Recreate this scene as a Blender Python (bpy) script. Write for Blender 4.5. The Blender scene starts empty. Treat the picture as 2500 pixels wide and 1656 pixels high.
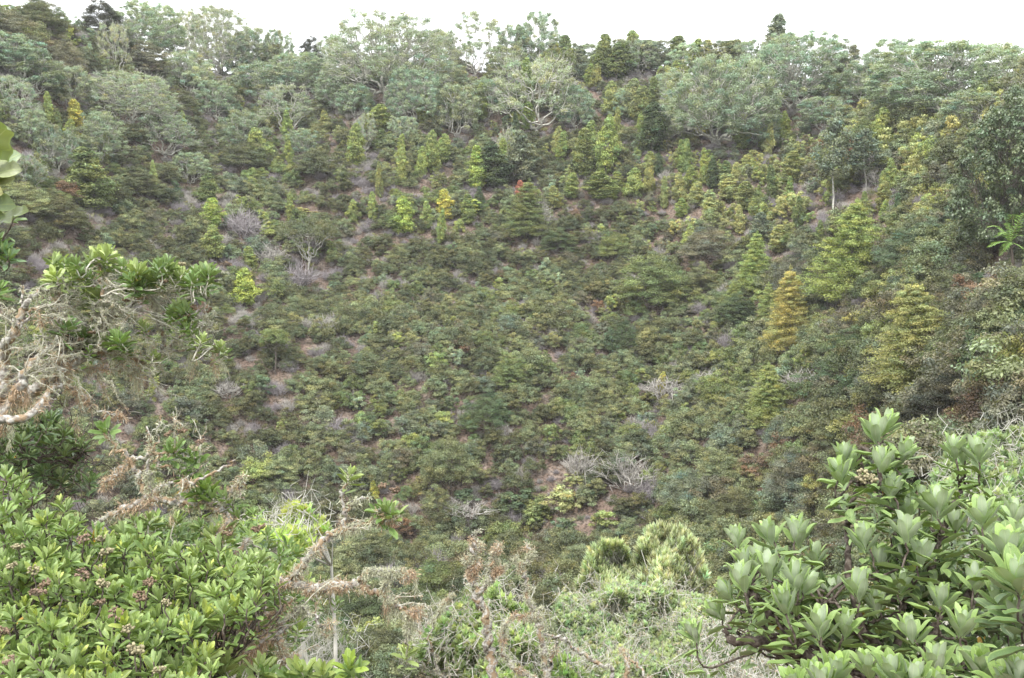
import bpy, math, random
import numpy as np
from mathutils import Matrix, Vector

rng = np.random.default_rng(7)
random.seed(7)
SC = bpy.context.scene
COL = SC.collection

# ------------------------------------------------------------------ camera, sky, sun, exposure
PITCH = math.radians(8.0)
cam_d = bpy.data.cameras.new('camera')
cam = bpy.data.objects.new('camera', cam_d)
COL.objects.link(cam)
cam_d.lens = 35.0
cam_d.sensor_width = 36.0
cam_d.clip_start = 0.05
cam_d.clip_end = 6000.0
cam.location = (0, 0, 0)
cam.rotation_euler = (math.radians(90) - PITCH, 0, 0)
SC.camera = cam

SUN_EL, SUN_AZ = math.radians(56), math.radians(-35)      # azimuth measured from -Y towards -X: behind the left shoulder
world = bpy.data.worlds.new('World')
SC.world = world
world.use_nodes = True
wn = world.node_tree
for n in list(wn.nodes):
    wn.nodes.remove(n)
w_out = wn.nodes.new('ShaderNodeOutputWorld')
w_bg = wn.nodes.new('ShaderNodeBackground')
w_sky = wn.nodes.new('ShaderNodeTexSky')
w_sky.sky_type = 'NISHITA'
w_sky.sun_disc = False
w_sky.sun_elevation = SUN_EL
w_sky.sun_rotation = math.radians(215)
w_mix = wn.nodes.new('ShaderNodeMix')
w_mix.data_type = 'RGBA'
w_tc = wn.nodes.new('ShaderNodeTexCoord')
w_no = wn.nodes.new('ShaderNodeTexNoise')
w_no.inputs['Scale'].default_value = 2.2
w_no.inputs['Detail'].default_value = 4
w_rp = wn.nodes.new('ShaderNodeValToRGB')
w_rp.color_ramp.elements[0].color = (9.6, 9.9, 10.2, 1)
w_rp.color_ramp.elements[1].color = (11.6, 11.7, 11.8, 1)
wn.links.new(w_tc.outputs['Generated'], w_no.inputs['Vector'])
wn.links.new(w_no.outputs['Fac'], w_rp.inputs['Fac'])
w_mix.inputs[0].default_value = 0.88
wn.links.new(w_sky.outputs[0], w_mix.inputs[6])
wn.links.new(w_rp.outputs[0], w_mix.inputs[7])
wn.links.new(w_mix.outputs[2], w_bg.inputs['Color'])
w_bg.inputs['Strength'].default_value = 0.12
wn.links.new(w_bg.outputs[0], w_out.inputs['Surface'])

sun_d = bpy.data.lights.new('sun', 'SUN')
sun_d.energy = 1.5
sun_d.angle = math.radians(11)
sun_d.color = (1.0, 0.97, 0.92)
sun = bpy.data.objects.new('sun', sun_d)
COL.objects.link(sun)
_s = Vector((-math.cos(SUN_EL) * math.sin(math.radians(35)), -math.cos(SUN_EL) * math.cos(math.radians(35)), math.sin(SUN_EL)))
sun.rotation_euler = _s.to_track_quat('Z', 'Y').to_euler()
SC.view_settings.view_transform = 'Standard'
SC.view_settings.look = 'None'
SC.view_settings.exposure = 1.25
SC.view_settings.gamma = 1.0
SC.view_settings.use_curve_mapping = False
SC.render.engine = 'CYCLES'
SC.cycles.max_bounces = 6
SC.cycles.diffuse_bounces = 3
SC.cycles.transmission_bounces = 3
SC.cycles.glossy_bounces = 2
SC.cycles.volume_bounces = 0

# ------------------------------------------------------------------ pixel geometry (2500 x 1656 photograph)
FPX = 2500 * 35 / 36
FW = np.array([0, math.cos(PITCH), -math.sin(PITCH)])
UP = np.array([0, math.sin(PITCH), math.cos(PITCH)])
RT = np.array([1.0, 0, 0])
DS = 2500 / 2367.0


def ray(px, py):
    return FW + RT * ((px - 1250) / FPX) + UP * (-(py - 828) / FPX)


def at(px, py, d):
    return ray(px, py) * d


def proj(p):
    p = np.asarray(p, float)
    z = p @ FW
    return 1250 + FPX * (p @ RT) / z, 828 - FPX * (p @ UP) / z, z


# ------------------------------------------------------------------ terrain: a bowl described along bearings from the viewpoint
COLS = [-900, 0, 300, 600, 750, 1000, 1300, 1600, 1900, 2100, 2300, 2500, 3300]
RIDGE = [(80, -60), (100, 30), (110, 108), (118, 178), (120, 200), (121, 185), (121, 165), (119, 185), (113, 205), (106, 235),
         (96, 250), (84, 235), (60, 150)]


def elev(px, py):
    v = ray(px, py)
    return v[2] / math.hypot(v[0], v[1])


AZ, TAB = [], []
for px, (R, py) in zip(COLS, RIDGE):
    v = ray(px, 600)
    AZ.append(math.atan2(v[0], v[1]))
    zr = elev(px, py) * R
    t = min(max((px - 1700) / 900.0, 0), 1)       # the right side of the bowl comes closer
    t = t * t * (3 - 2 * t)
    zf = -19.5 * (1 - t) + -9.0 * t
    r3, r4 = 38 * (1 - t) + 20 * t, 54 * (1 - t) + 27 * t
    rm = r4 + (R - r4) * 0.5
    zm = zf + (zr - zf) * 0.44
    TAB.append([(0, -1.75), (2.2, -2.1), (11, -8.2 + 2.5 * t), (r3, zf + 0.3), (r4, zf), (rm, zm), (R, zr), (R + 14, zr - 1.0),
                (R + 60, zr - 14), (500, -34), (2500, -40)])
AZ = np.array(AZ)
TR = np.array([[p[0] for p in c] for c in TAB])
TZ = np.array([[p[1] for p in c] for c in TAB])


def vnoise(x, y, s, seed=0):
    x = np.asarray(x, float) / s
    y = np.asarray(y, float) / s
    xi, yi = np.floor(x), np.floor(y)
    fx, fy = x - xi, y - yi
    fx, fy = fx * fx * (3 - 2 * fx), fy * fy * (3 - 2 * fy)

    def h(a, b):
        v = np.sin(a * 127.1 + b * 311.7 + seed * 74.7) * 43758.5453
        return v - np.floor(v)
    return (h(xi, yi) * (1 - fx) + h(xi + 1, yi) * fx) * (1 - fy) + (h(xi, yi + 1) * (1 - fx) + h(xi + 1, yi + 1) * fx) * fy


def hz(x, y):
    x = np.atleast_1d(np.asarray(x, float))
    y = np.atleast_1d(np.asarray(y, float))
    r = np.hypot(x, y)
    a = np.arctan2(x, y)
    ac = np.clip(a, AZ[0], AZ[-1])
    j = np.clip(np.searchsorted(AZ, ac) - 1, 0, len(AZ) - 2)
    f = (ac - AZ[j]) / (AZ[j + 1] - AZ[j])
    tr = TR[j] * (1 - f[:, None]) + TR[j + 1] * f[:, None]
    tz = TZ[j] * (1 - f[:, None]) + TZ[j + 1] * f[:, None]
    k = np.clip((tr <= r[:, None]).sum(1) - 1, 0, tr.shape[1] - 2)
    i = np.arange(len(r))
    g = np.clip((r - tr[i, k]) / (tr[i, k + 1] - tr[i, k]), 0, 1)
    z = tz[i, k] * (1 - g) + tz[i, k + 1] * g
    amp = np.clip((r - 15) / 30, 0, 1)
    z = z + amp * ((vnoise(x, y, 14, 1) - .5) * 3.0 + (vnoise(x, y, 5, 2) - .5) * 1.2)
    back = np.clip(-y / 6.0, 0, 1) * np.clip((np.abs(a) - 1.2) / 0.6, 0, 1)
    zb = -1.75 + 0.18 * np.minimum(r, 60)
    return z * (1 - back) + zb * back


def h1(x, y):
    return float(hz(x, y)[0])


def ground(px, py, rmin=24.0):
    v = ray(px, py)
    v = v / math.hypot(v[0], v[1])
    r = np.arange(rmin, 135, 0.5)
    gap = v[2] * r - hz(v[0] * r, v[1] * r)
    hit = np.where(gap <= 0)[0]
    k = hit[0] if len(hit) else int(np.argmin(gap[r < 124]))
    q = r[k]
    return np.array([v[0] * q, v[1] * q, h1(v[0] * q, v[1] * q)])


# ------------------------------------------------------------------ materials
def new_mat(name):
    m = bpy.data.materials.new(name)
    m.use_nodes = True
    nt = m.node_tree
    for n in list(nt.nodes):
        nt.nodes.remove(n)
    out = nt.nodes.new('ShaderNodeOutputMaterial')
    return m, nt, out


def N(nt, typ, **kw):
    n = nt.nodes.new(typ)
    for k, v in kw.items():
        setattr(n, k, v)
    return n


def mixrgb(nt, fac, a, b, blend='MIX'):
    n = N(nt, 'ShaderNodeMix', data_type='RGBA', blend_type=blend)
    for s, v in ((0, fac), (6, a), (7, b)):
        if isinstance(v, (int, float)):
            n.inputs[s].default_value = v
        elif isinstance(v, tuple):
            n.inputs[s].default_value = v if len(v) == 4 else (*v, 1)
        else:
            nt.links.new(v, n.inputs[s])
    return n.outputs[2]


def tint_node(nt):
    a = N(nt, 'ShaderNodeAttribute', attribute_type='INSTANCER', attribute_name='tint')
    return a.outputs['Color']


def foliage_mat(name, trans=0.25, rough=0.55, spec=0.25, noise=0.0):
    m, nt, out = new_mat(name)
    c = N(nt, 'ShaderNodeAttribute', attribute_type='GEOMETRY', attribute_name='Col')
    base = mixrgb(nt, 1.0, tint_node(nt), c.outputs['Color'], 'MULTIPLY')
    p = N(nt, 'ShaderNodeBsdfPrincipled')
    p.inputs['Roughness'].default_value = rough
    p.inputs['Specular IOR Level'].default_value = spec
    nt.links.new(base, p.inputs['Base Color'])
    t = N(nt, 'ShaderNodeBsdfTranslucent')
    tc = mixrgb(nt, 1.0, base, (1.25, 1.35, 0.55), 'MULTIPLY')
    nt.links.new(tc, t.inputs['Color'])
    s = N(nt, 'ShaderNodeMixShader')
    s.inputs[0].default_value = trans
    nt.links.new(p.outputs[0], s.inputs[1])
    nt.links.new(t.outputs[0], s.inputs[2])
    nt.links.new(s.outputs[0], out.inputs['Surface'])
    return m


def bark_mat(name, c1, c2, scale=30.0, c3=None, bump=0.3):
    m, nt, out = new_mat(name)
    tc = N(nt, 'ShaderNodeTexCoord')
    no = N(nt, 'ShaderNodeTexNoise')
    no.inputs['Scale'].default_value = scale
    no.inputs['Detail'].default_value = 5
    nt.links.new(tc.outputs['Object'], no.inputs['Vector'])
    rp = N(nt, 'ShaderNodeValToRGB')
    rp.color_ramp.elements[0].position = 0.4
    rp.color_ramp.elements[0].color = (*c1, 1)
    rp.color_ramp.elements[1].position = 0.6
    rp.color_ramp.elements[1].color = (*c2, 1)
    nt.links.new(no.outputs['Fac'], rp.inputs['Fac'])
    col = rp.outputs[0]
    if c3:
        n2 = N(nt, 'ShaderNodeTexNoise')
        n2.inputs['Scale'].default_value = scale * 0.3
        n2.inputs['Detail'].default_value = 3
        nt.links.new(tc.outputs['Object'], n2.inputs['Vector'])
        r2 = N(nt, 'ShaderNodeValToRGB')
        r2.color_ramp.elements[0].position = 0.5
        r2.color_ramp.elements[1].position = 0.58
        nt.links.new(n2.outputs['Fac'], r2.inputs['Fac'])
        col = mixrgb(nt, r2.outputs[0], col, c3)
    p = N(nt, 'ShaderNodeBsdfPrincipled')
    p.inputs['Roughness'].default_value = 0.9
    p.inputs['Specular IOR Level'].default_value = 0.1
    nt.links.new(col, p.inputs['Base Color'])
    bp = N(nt, 'ShaderNodeBump')
    bp.inputs['Strength'].default_value = bump
    bp.inputs['Distance'].default_value = 0.01
    nt.links.new(no.outputs['Fac'], bp.inputs['Height'])
    nt.links.new(bp.outputs[0], p.inputs['Normal'])
    nt.links.new(p.outputs[0], out.inputs['Surface'])
    return m


def col_mat(name, rough=0.9, trans=0.15):
    m, nt, out = new_mat(name)
    c = N(nt, 'ShaderNodeAttribute', attribute_type='GEOMETRY', attribute_name='Col')
    p = N(nt, 'ShaderNodeBsdfDiffuse')
    nt.links.new(c.outputs['Color'], p.inputs['Color'])
    t = N(nt, 'ShaderNodeBsdfTranslucent')
    nt.links.new(c.outputs['Color'], t.inputs['Color'])
    s = N(nt, 'ShaderNodeMixShader')
    s.inputs[0].default_value = trans
    nt.links.new(p.outputs[0], s.inputs[1])
    nt.links.new(t.outputs[0], s.inputs[2])
    nt.links.new(s.outputs[0], out.inputs['Surface'])
    return m


def big_leaf_mat(name='felted_leaf', felt_col=(0.49, 0.56, 0.43)):
    """Broad leaf: luv = (across -1..1, along 0..1, age); Col / tint give the green; felted underside."""
    m, nt, out = new_mat(name)
    c = N(nt, 'ShaderNodeAttribute', attribute_type='GEOMETRY', attribute_name='Col')
    uv = N(nt, 'ShaderNodeAttribute', attribute_type='GEOMETRY', attribute_name='luv')
    sx = N(nt, 'ShaderNodeSeparateXYZ')
    nt.links.new(uv.outputs['Vector'], sx.inputs[0])
    base = mixrgb(nt, 1.0, tint_node(nt), c.outputs['Color'], 'MULTIPLY')
    tcn = N(nt, 'ShaderNodeTexCoord')
    no = N(nt, 'ShaderNodeTexNoise')
    no.inputs['Scale'].default_value = 45
    no.inputs['Detail'].default_value = 4
    nt.links.new(tcn.outputs['Object'], no.inputs['Vector'])
    nr = N(nt, 'ShaderNodeMapRange')
    nr.inputs[3].default_value = 0.62
    nr.inputs[4].default_value = 1.34
    nt.links.new(no.outputs['Fac'], nr.inputs[0])
    base = mixrgb(nt, 1.0, base, nr.outputs[0], 'MULTIPLY')
    ab = N(nt, 'ShaderNodeMath', operation='ABSOLUTE')
    nt.links.new(sx.outputs[0], ab.inputs[0])
    # side veins
    v1 = N(nt, 'ShaderNodeMath', operation='MULTIPLY_ADD')
    nt.links.new(ab.outputs[0], v1.inputs[0])
    v1.inputs[1].default_value = -0.22
    nt.links.new(sx.outputs[1], v1.inputs[2])
    v2 = N(nt, 'ShaderNodeMath', operation='MULTIPLY')
    nt.links.new(v1.outputs[0], v2.inputs[0])
    v2.inputs[1].default_value = 75.0
    v3 = N(nt, 'ShaderNodeMath', operation='SINE')
    nt.links.new(v2.outputs[0], v3.inputs[0])
    vr = N(nt, 'ShaderNodeMapRange')
    vr.inputs[1].default_value = 0.75
    vr.inputs[3].default_value = 0.0
    vr.inputs[4].default_value = 0.16
    nt.links.new(v3.outputs[0], vr.inputs[0])
    mid = N(nt, 'ShaderNodeMapRange')
    mid.inputs[1].default_value = 0.03
    mid.inputs[2].default_value = 0.09
    mid.inputs[3].default_value = 0.55
    mid.inputs[4].default_value = 0.0
    nt.links.new(ab.outputs[0], mid.inputs[0])
    edge = N(nt, 'ShaderNodeMapRange')
    edge.inputs[1].default_value = 0.80
    edge.inputs[2].default_value = 0.97
    edge.inputs[3].default_value = 0.0
    edge.inputs[4].default_value = 0.55
    nt.links.new(ab.outputs[0], edge.inputs[0])
    top = mixrgb(nt, vr.outputs[0], base, mixrgb(nt, 1.0, base, (1.7, 1.6, 1.3), 'MULTIPLY'))
    top = mixrgb(nt, mid.outputs[0], top, (0.42, 0.50, 0.22))
    top = mixrgb(nt, edge.outputs[0], top, mixrgb(nt, 0.5, base, (0.50, 0.62, 0.20)))
    # underside: grey felt when young, brown when old (third luv channel = age); per object through custom property
    age = N(nt, 'ShaderNodeAttribute', attribute_type='INSTANCER', attribute_name='age')
    ag = N(nt, 'ShaderNodeMath', operation='ADD', use_clamp=True)
    nt.links.new(age.outputs['Fac'], ag.inputs[0])
    nt.links.new(sx.outputs[2], ag.inputs[1])
    felt = mixrgb(nt, ag.outputs[0], felt_col, (0.080, 0.070, 0.040))
    und = mixrgb(nt, 0.2, felt, base)
    und = mixrgb(nt, mid.outputs[0], und, (0.52, 0.56, 0.40))
    und = mixrgb(nt, edge.outputs[0], und, (0.40, 0.56, 0.20))
    geo = N(nt, 'ShaderNodeNewGeometry')
    fin = mixrgb(nt, geo.outputs['Backfacing'], top, und)
    p = N(nt, 'ShaderNodeBsdfPrincipled')
    rr = N(nt, 'ShaderNodeMapRange')
    nt.links.new(geo.outputs['Backfacing'], rr.inputs[0])
    rr.inputs[3].default_value = 0.42
    rr.inputs[4].default_value = 0.8
    nt.links.new(rr.outputs[0], p.inputs['Roughness'])
    p.inputs['Specular IOR Level'].default_value = 0.4
    nt.links.new(fin, p.inputs['Base Color'])
    bp = N(nt, 'ShaderNodeBump')
    bp.inputs['Strength'].default_value = 0.25
    bp.inputs['Distance'].default_value = 0.001
    nt.links.new(vr.outputs[0], bp.inputs['Height'])
    nt.links.new(bp.outputs[0], p.inputs['Normal'])
    t = N(nt, 'ShaderNodeBsdfTranslucent')
    nt.links.new(mixrgb(nt, 1.0, base, (1.4, 1.5, 0.45), 'MULTIPLY'), t.inputs['Color'])
    s = N(nt, 'ShaderNodeMixShader')
    s.inputs[0].default_value = 0.13
    nt.links.new(p.outputs[0], s.inputs[1])
    nt.links.new(t.outputs[0], s.inputs[2])
    nt.links.new(s.outputs[0], out.inputs['Surface'])
    return m


def ground_mat():
    m, nt, out = new_mat('leaf_litter_soil')
    tc = N(nt, 'ShaderNodeTexCoord')

    def noise(sc, det=5):
        n = N(nt, 'ShaderNodeTexNoise')
        n.inputs['Scale'].default_value = sc
        n.inputs['Detail'].default_value = det
        nt.links.new(tc.outputs['Object'], n.inputs['Vector'])
        return n.outputs['Fac']

    def ramp(f, *st):
        r = N(nt, 'ShaderNodeValToRGB')
        while len(r.color_ramp.elements) < len(st):
            r.color_ramp.elements.new(0.5)
        for e, (p, c) in zip(r.color_ramp.elements, st):
            e.position = p
            e.color = (*c, 1)
        nt.links.new(f, r.inputs['Fac'])
        return r.outputs[0]
    a = ramp(noise(0.35), (0.3, (0.10, 0.078, 0.062)), (0.5, (0.155, 0.12, 0.098)), (0.68, (0.10, 0.092, 0.065)))
    b = ramp(noise(6.0), (0.35, (0.5, 0.48, 0.47)), (0.6, (1.5, 1.4, 1.35)))
    c = ramp(noise(1.3), (0.52, (0, 0, 0)), (0.66, (1, 1, 1)))
    base = mixrgb(nt, 1.0, a, b, 'MULTIPLY')
    base = mixrgb(nt, c, base, mixrgb(nt, 1.0, (0.21, 0.18, 0.155), b, 'MULTIPLY'))
    p = N(nt, 'ShaderNodeBsdfPrincipled')
    p.inputs['Roughness'].default_value = 0.95
    p.inputs['Specular IOR Level'].default_value = 0.1
    nt.links.new(base, p.inputs['Base Color'])
    bp = N(nt, 'ShaderNodeBump')
    bp.inputs['Strength'].default_value = 0.8
    bp.inputs['Distance'].default_value = 0.15
    nt.links.new(noise(9.0), bp.inputs['Height'])
    nt.links.new(bp.outputs[0], p.inputs['Normal'])
    nt.links.new(p.outputs[0], out.inputs['Surface'])
    return m


M_FOL = foliage_mat('small_leaves', 0.28, 0.6, 0.2)
M_GLOSS = foliage_mat('glossy_leaves', 0.15, 0.35, 0.5)
M_BARK = bark_mat('grey_brown_bark', (0.11, 0.09, 0.075), (0.24, 0.21, 0.18), 8)
M_PALE = bark_mat('pale_grey_bark', (0.36, 0.35, 0.30), (0.58, 0.56, 0.50), 6)
M_DEAD = col_mat('dead_twigs')
M_BIG = big_leaf_mat()
M_LEAF = big_leaf_mat('broad_green_leaf', (0.29, 0.37, 0.155))
M_TWIG = bark_mat('pale_twig_bark', (0.33, 0.31, 0.25), (0.58, 0.56, 0.47), 40)
M_STEM = bark_mat('stem_bark', (0.055, 0.042, 0.034), (0.15, 0.125, 0.105), 60)
M_LBARK = bark_mat('lichen_crusted_bark', (0.22, 0.195, 0.17), (0.48, 0.465, 0.42), 55, (0.30, 0.22, 0.14), 0.6)
M_LICH = col_mat('lichen', 0.9, 0.3)
M_GROUND = ground_mat()


# ------------------------------------------------------------------ mesh builder
class MB:
    def __init__(s):
        s.v, s.f, s.c, s.l, s.n = [], [], [], [], 0      # verts, (faces, mat), colours, luv

    def add(s, v, f, mat=0, col=(1, 1, 1), luv=None):
        v = np.asarray(v, float).reshape(-1, 3)
        f = np.asarray(f, int)
        s.v.append(v)
        s.f.append((f + s.n, mat))
        c = np.asarray(col, float)
        s.c.append(np.broadcast_to(c, (len(v), 3)) if c.ndim == 1 else c)
        s.l.append(np.zeros((len(v), 3)) if luv is None else luv)
        s.n += len(v)

    def mesh(s, name, mats, smooth=False, origin=None):
        me = bpy.data.meshes.new(name)
        v = np.concatenate(s.v)
        if origin is not None:
            v = v - np.asarray(origin)
        loops = np.concatenate([f.ravel() for f, _ in s.f])
        cnt = np.concatenate([np.full(len(f), f.shape[1]) for f, _ in s.f])
        mi = np.concatenate([np.full(len(f), m) for f, m in s.f])
        st = np.concatenate([[0], np.cumsum(cnt)[:-1]])
        me.vertices.add(len(v))
        me.vertices.foreach_set('co', v.ravel().astype(np.float32))
        me.loops.add(len(loops))
        me.loops.foreach_set('vertex_index', loops.astype(np.int32))
        me.polygons.add(len(cnt))
        me.polygons.foreach_set('loop_start', st.astype(np.int32))
        me.polygons.foreach_set('loop_total', cnt.astype(np.int32))
        me.polygons.foreach_set('material_index', mi.astype(np.int32))
        if smooth:
            me.polygons.foreach_set('use_smooth', np.ones(len(cnt), bool))
        a = me.attributes.new('Col', 'FLOAT_COLOR', 'POINT')
        c = np.concatenate(s.c)
        a.data.foreach_set('color', np.hstack([c, np.ones((len(c), 1))]).ravel().astype(np.float32))
        l = np.concatenate(s.l)
        if np.any(l):
            a = me.attributes.new('luv', 'FLOAT_VECTOR', 'POINT')
            a.data.foreach_set('vector', l.ravel().astype(np.float32))
        for m in mats:
            me.materials.append(m)
        me.update(calc_edges=True)
        return me


def obj(name, me, parent=None, loc=None, tint=None):
    o = bpy.data.objects.new(name, me)
    COL.objects.link(o)
    if parent is not None:
        o.parent = parent
    if loc is not None:
        o.location = loc
    if tint is not None:
        o['tint'] = [float(x) for x in tint]
    return o


def empty(name, loc, label=None, cat=None, group=None):
    o = bpy.data.objects.new(name, None)
    o.empty_display_size = 0.2
    COL.objects.link(o)
    o.location = [float(x) for x in loc]
    tag(o, label, cat, group)
    return o


def tag(o, label=None, cat=None, group=None, kind=None):
    if label: o['label'] = label
    if cat: o['category'] = cat
    if group: o['group'] = group
    if kind: o['kind'] = kind
    return o


def nrm(a):
    return a / np.maximum(np.linalg.norm(a, axis=-1, keepdims=True), 1e-9)


def rdir(n):
    return nrm(rng.normal(size=(n, 3)))


def cones(mb, p0, p1, r0, r1, mat=0, sides=3, col=(1, 1, 1)):
    p0, p1 = np.atleast_2d(p0), np.atleast_2d(p1)
    n = len(p0)
    r0, r1 = np.broadcast_to(r0, n), np.broadcast_to(r1, n)
    d = nrm(p1 - p0)
    ref = np.where(np.abs(d[:, 2:3]) > 0.9, np.array([[1., 0, 0]]), np.array([[0, 0, 1.]]))
    a = nrm(np.cross(d, ref))
    b = np.cross(d, a)
    th = np.arange(sides) * 2 * math.pi / sides
    ring = a[:, None] * np.cos(th)[None, :, None] + b[:, None] * np.sin(th)[None, :, None]
    v = np.concatenate([p0[:, None] + ring * r0[:, None, None], p1[:, None] + ring * r1[:, None, None]], 1)
    i = np.arange(sides)
    j = (i + 1) % sides
    f = np.stack([i, j, j + sides, i + sides], 1)
    F = (f[None] + (np.arange(n) * 2 * sides)[:, None, None]).reshape(-1, 4)
    c = np.asarray(col, float)
    if c.ndim == 2:
        c = np.repeat(c, 2 * sides, 0)
    mb.add(v.reshape(-1, 3), F, mat, c)


def poly_cones(mb, paths, radii, mat=0, sides=4, col=(1, 1, 1)):
    p0, p1, r0, r1 = [], [], [], []
    for p, r in zip(paths, radii):
        p0.append(p[:-1]); p1.append(p[1:]); r0.append(r[:-1]); r1.append(r[1:])
    cones(mb, np.concatenate(p0), np.concatenate(p1), np.concatenate(r0), np.concatenate(r1), mat, sides, col)


def bend(a, b, k=5, sag=0.0, wig=0.08, lift=0.0):
    """curved path from a to b"""
    a, b = np.asarray(a, float), np.asarray(b, float)
    t = np.linspace(0, 1, k)[:, None]
    L = np.linalg.norm(b - a)
    p = a * (1 - t) + b * t
    p[:, 2] += (lift * L * np.sin(math.pi * t[:, 0]))
    w = rng.normal(size=(k, 3)) * wig * L * np.sin(math.pi * t)
    return p + w


def leaves(mb, pos, dirs, L, W, mat=0, col=None, nrmhint=None, jit=0.5):
    """rhombic leaves; dirs = direction of the leaf axis"""
    n = len(pos)
    d = nrm(dirs)
    h = nrm((nrmhint if nrmhint is not None else rdir(n)) + rng.normal(size=(n, 3)) * jit)
    s = nrm(np.cross(d, h))
    L = np.broadcast_to(L, n)[:, None] * rng.uniform(0.7, 1.3, (n, 1))
    W = np.broadcast_to(W, n)[:, None] * rng.uniform(0.7, 1.3, (n, 1))
    up = np.cross(s, d)
    v = np.stack([pos, pos + d * L * 0.5 + s * W * 0.5 + up * W * 0.15, pos + d * L, pos + d * L * 0.5 - s * W * 0.5 + up * W * 0.15], 1)
    f = np.arange(n * 4).reshape(n, 4)
    c = np.ones((n, 3)) if col is None else np.broadcast_to(col, (n, 3))
    mb.add(v.reshape(-1, 3), f, mat, np.repeat(c, 4, 0))


def clumps(mb, cen, rad, n_each, L, W, mat=0, topbias=0.35, var=0.25, droop=0.0, flat=None, up=0.5, colvar=None, nj=0.36):
    """leaf clumps: cen (K,3), rad (K,3)"""
    K = len(cen)
    idx = np.repeat(np.arange(K), n_each)
    n = len(idx)
    u = rdir(n)
    u[:, 2] = np.where((u[:, 2] < 0) & (rng.random(n) < topbias * 1.6), -u[:, 2], u[:, 2])
    rr = rng.random((n, 1)) ** 0.45
    rr = rr * (1 + 0.25 * np.sin(u[:, :1] * 7 + idx[:, None]) * np.cos(u[:, 1:2] * 6 + idx[:, None] * 2))
    pos = cen[idx] + u * rad[idx] * rr
    out = u + np.array([0, 0, 0.35])
    d = np.cross(out, rdir(n)) + out * up * 0.5 + rng.normal(size=(n, 3)) * 0.15
    kc = 1 + rng.normal(size=(K, 1)) * var * 0.6
    kc = np.clip(kc, 0.55, 1.6)
    lc = 1 + rng.normal(size=(n, 1)) * var
    c = kc[idx] * np.clip(lc, 0.45, 1.7) * np.ones((1, 3))
    hue = rng.normal(size=(K, 1)) * 0.07
    c = c * np.hstack([1 + hue, np.ones((K, 1)), 1 - hue])[idx]
    if colvar is not None:
        c = c * colvar[idx]
    pos = pos - nrm(d) * L * 0.5
    leaves(mb, pos, d, L, W, mat, c, nrm(out), nj)


def skeleton(mb, base, cen, n_main, r0, mat=1, trunk_h=0.25, split=None, rad_tip=0.012, wig=0.07, sides=4, twig_k=5):
    """multi limb skeleton from base to clump centres"""
    K = len(cen)
    seeds = cen[rng.choice(K, min(n_main, K), replace=False)]
    g = np.argmin(((cen[:, None] - seeds[None]) ** 2).sum(2), 1)
    base = np.asarray(base, float)
    top = cen[:, 2].max()
    fork = base + np.array([rng.normal() * 0.03, rng.normal() * 0.03, 1]) * (top - base[2]) * trunk_h
    P, R = [], []
    if trunk_h > 0.02:
        P.append(bend(base, fork, 4, wig=0.04)); R.append(np.linspace(r0 * 1.25, r0, 4))
    for k in range(len(seeds)):
        m = cen[g == k]
        if not len(m):
            continue
        c = m.mean(0)
        node = fork + (c - fork) * rng.uniform(0.45, 0.62) + np.array([0, 0, -0.06 * (top - base[2])])
        rl = r0 * rng.uniform(0.5, 0.75)
        a = bend(fork, node, 6, wig=wig, lift=-0.05)
        P.append(a); R.append(np.linspace(rl, rl * 0.6, 6))
        # second forks
        n2 = max(1, len(m) // 5)
        s2 = m[rng.choice(len(m), n2, replace=False)]
        g2 = np.argmin(((m[:, None] - s2[None]) ** 2).sum(2), 1)
        for q in range(n2):
            mm = m[g2 == q]
            if not len(mm):
                continue
            nd = node + (mm.mean(0) - node) * 0.55
            P.append(bend(node, nd, 5, wig=wig)); R.append(np.linspace(rl * 0.55, rl * 0.3, 5))
            for t in mm:
                P.append(bend(nd, t, twig_k, wig=wig, lift=-0.04)); R.append(np.linspace(rl * 0.3, rad_tip, twig_k))
    poly_cones(mb, P, R, mat, sides)


# ------------------------------------------------------------------ ground sheet
def build_ground():
    az = np.concatenate([np.radians(np.arange(-60, 60, 0.5)), np.radians(np.arange(60, 300, 6))])
    rr = np.concatenate([[0.0], np.arange(1, 12, 1.0), np.arange(12, 140, 1.0), np.array([145, 160, 185, 220, 300, 420, 700, 1200, 2400])])
    A, R = np.meshgrid(az, rr)
    x, y = (R * np.sin(A)).ravel(), (R * np.cos(A)).ravel()
    z = hz(x, y)
    na, nr = len(az), len(rr)
    i = np.arange(nr - 1)[:, None] * na
    j = np.arange(na)[None]
    j2 = (j + 1) % na
    f = np.stack([i + j, i + na + j, i + na + j2, i + j2], -1).reshape(-1, 4)
    mb = MB()
    mb.add(np.stack([x, y, z], 1), f[:, ::-1])
    o = obj('hillside_ground', mb.mesh('hillside_ground', [M_GROUND], True))
    tag(o, kind='structure')


build_ground()

# ------------------------------------------------------------------ plant archetypes (unit plants standing at the origin, real sizes in metres)
SCRATCH = bpy.data.collections.new('plant_library')       # never linked: sources for the scattered cover


def dome_points(K, rx, ry, rz, z0, lo=-0.15, bump=0.18, inner=0.3, sep=0.8):
    out = []
    best = sep * math.sqrt(4.0 * rx * ry / K)
    tries = 0
    cap = 60 if K < 150 else 6
    while len(out) < K:
        u = rdir(1)[0]
        tries += 1
        if u[2] < lo:
            continue
        s = 1 + bump * math.sin(u[0] * 5 + K) * math.cos(u[1] * 4 + K * 2) + rng.normal() * 0.05
        if rng.random() < inner:
            s *= rng.uniform(0.45, 0.9)
        p = np.array([u[0] * rx * s, u[1] * ry * s, z0 + u[2] * rz * s])
        if all(np.linalg.norm(p - q) > best for q in out) or tries > cap * K:
            out.append(p)
    return np.array(out)


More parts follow.
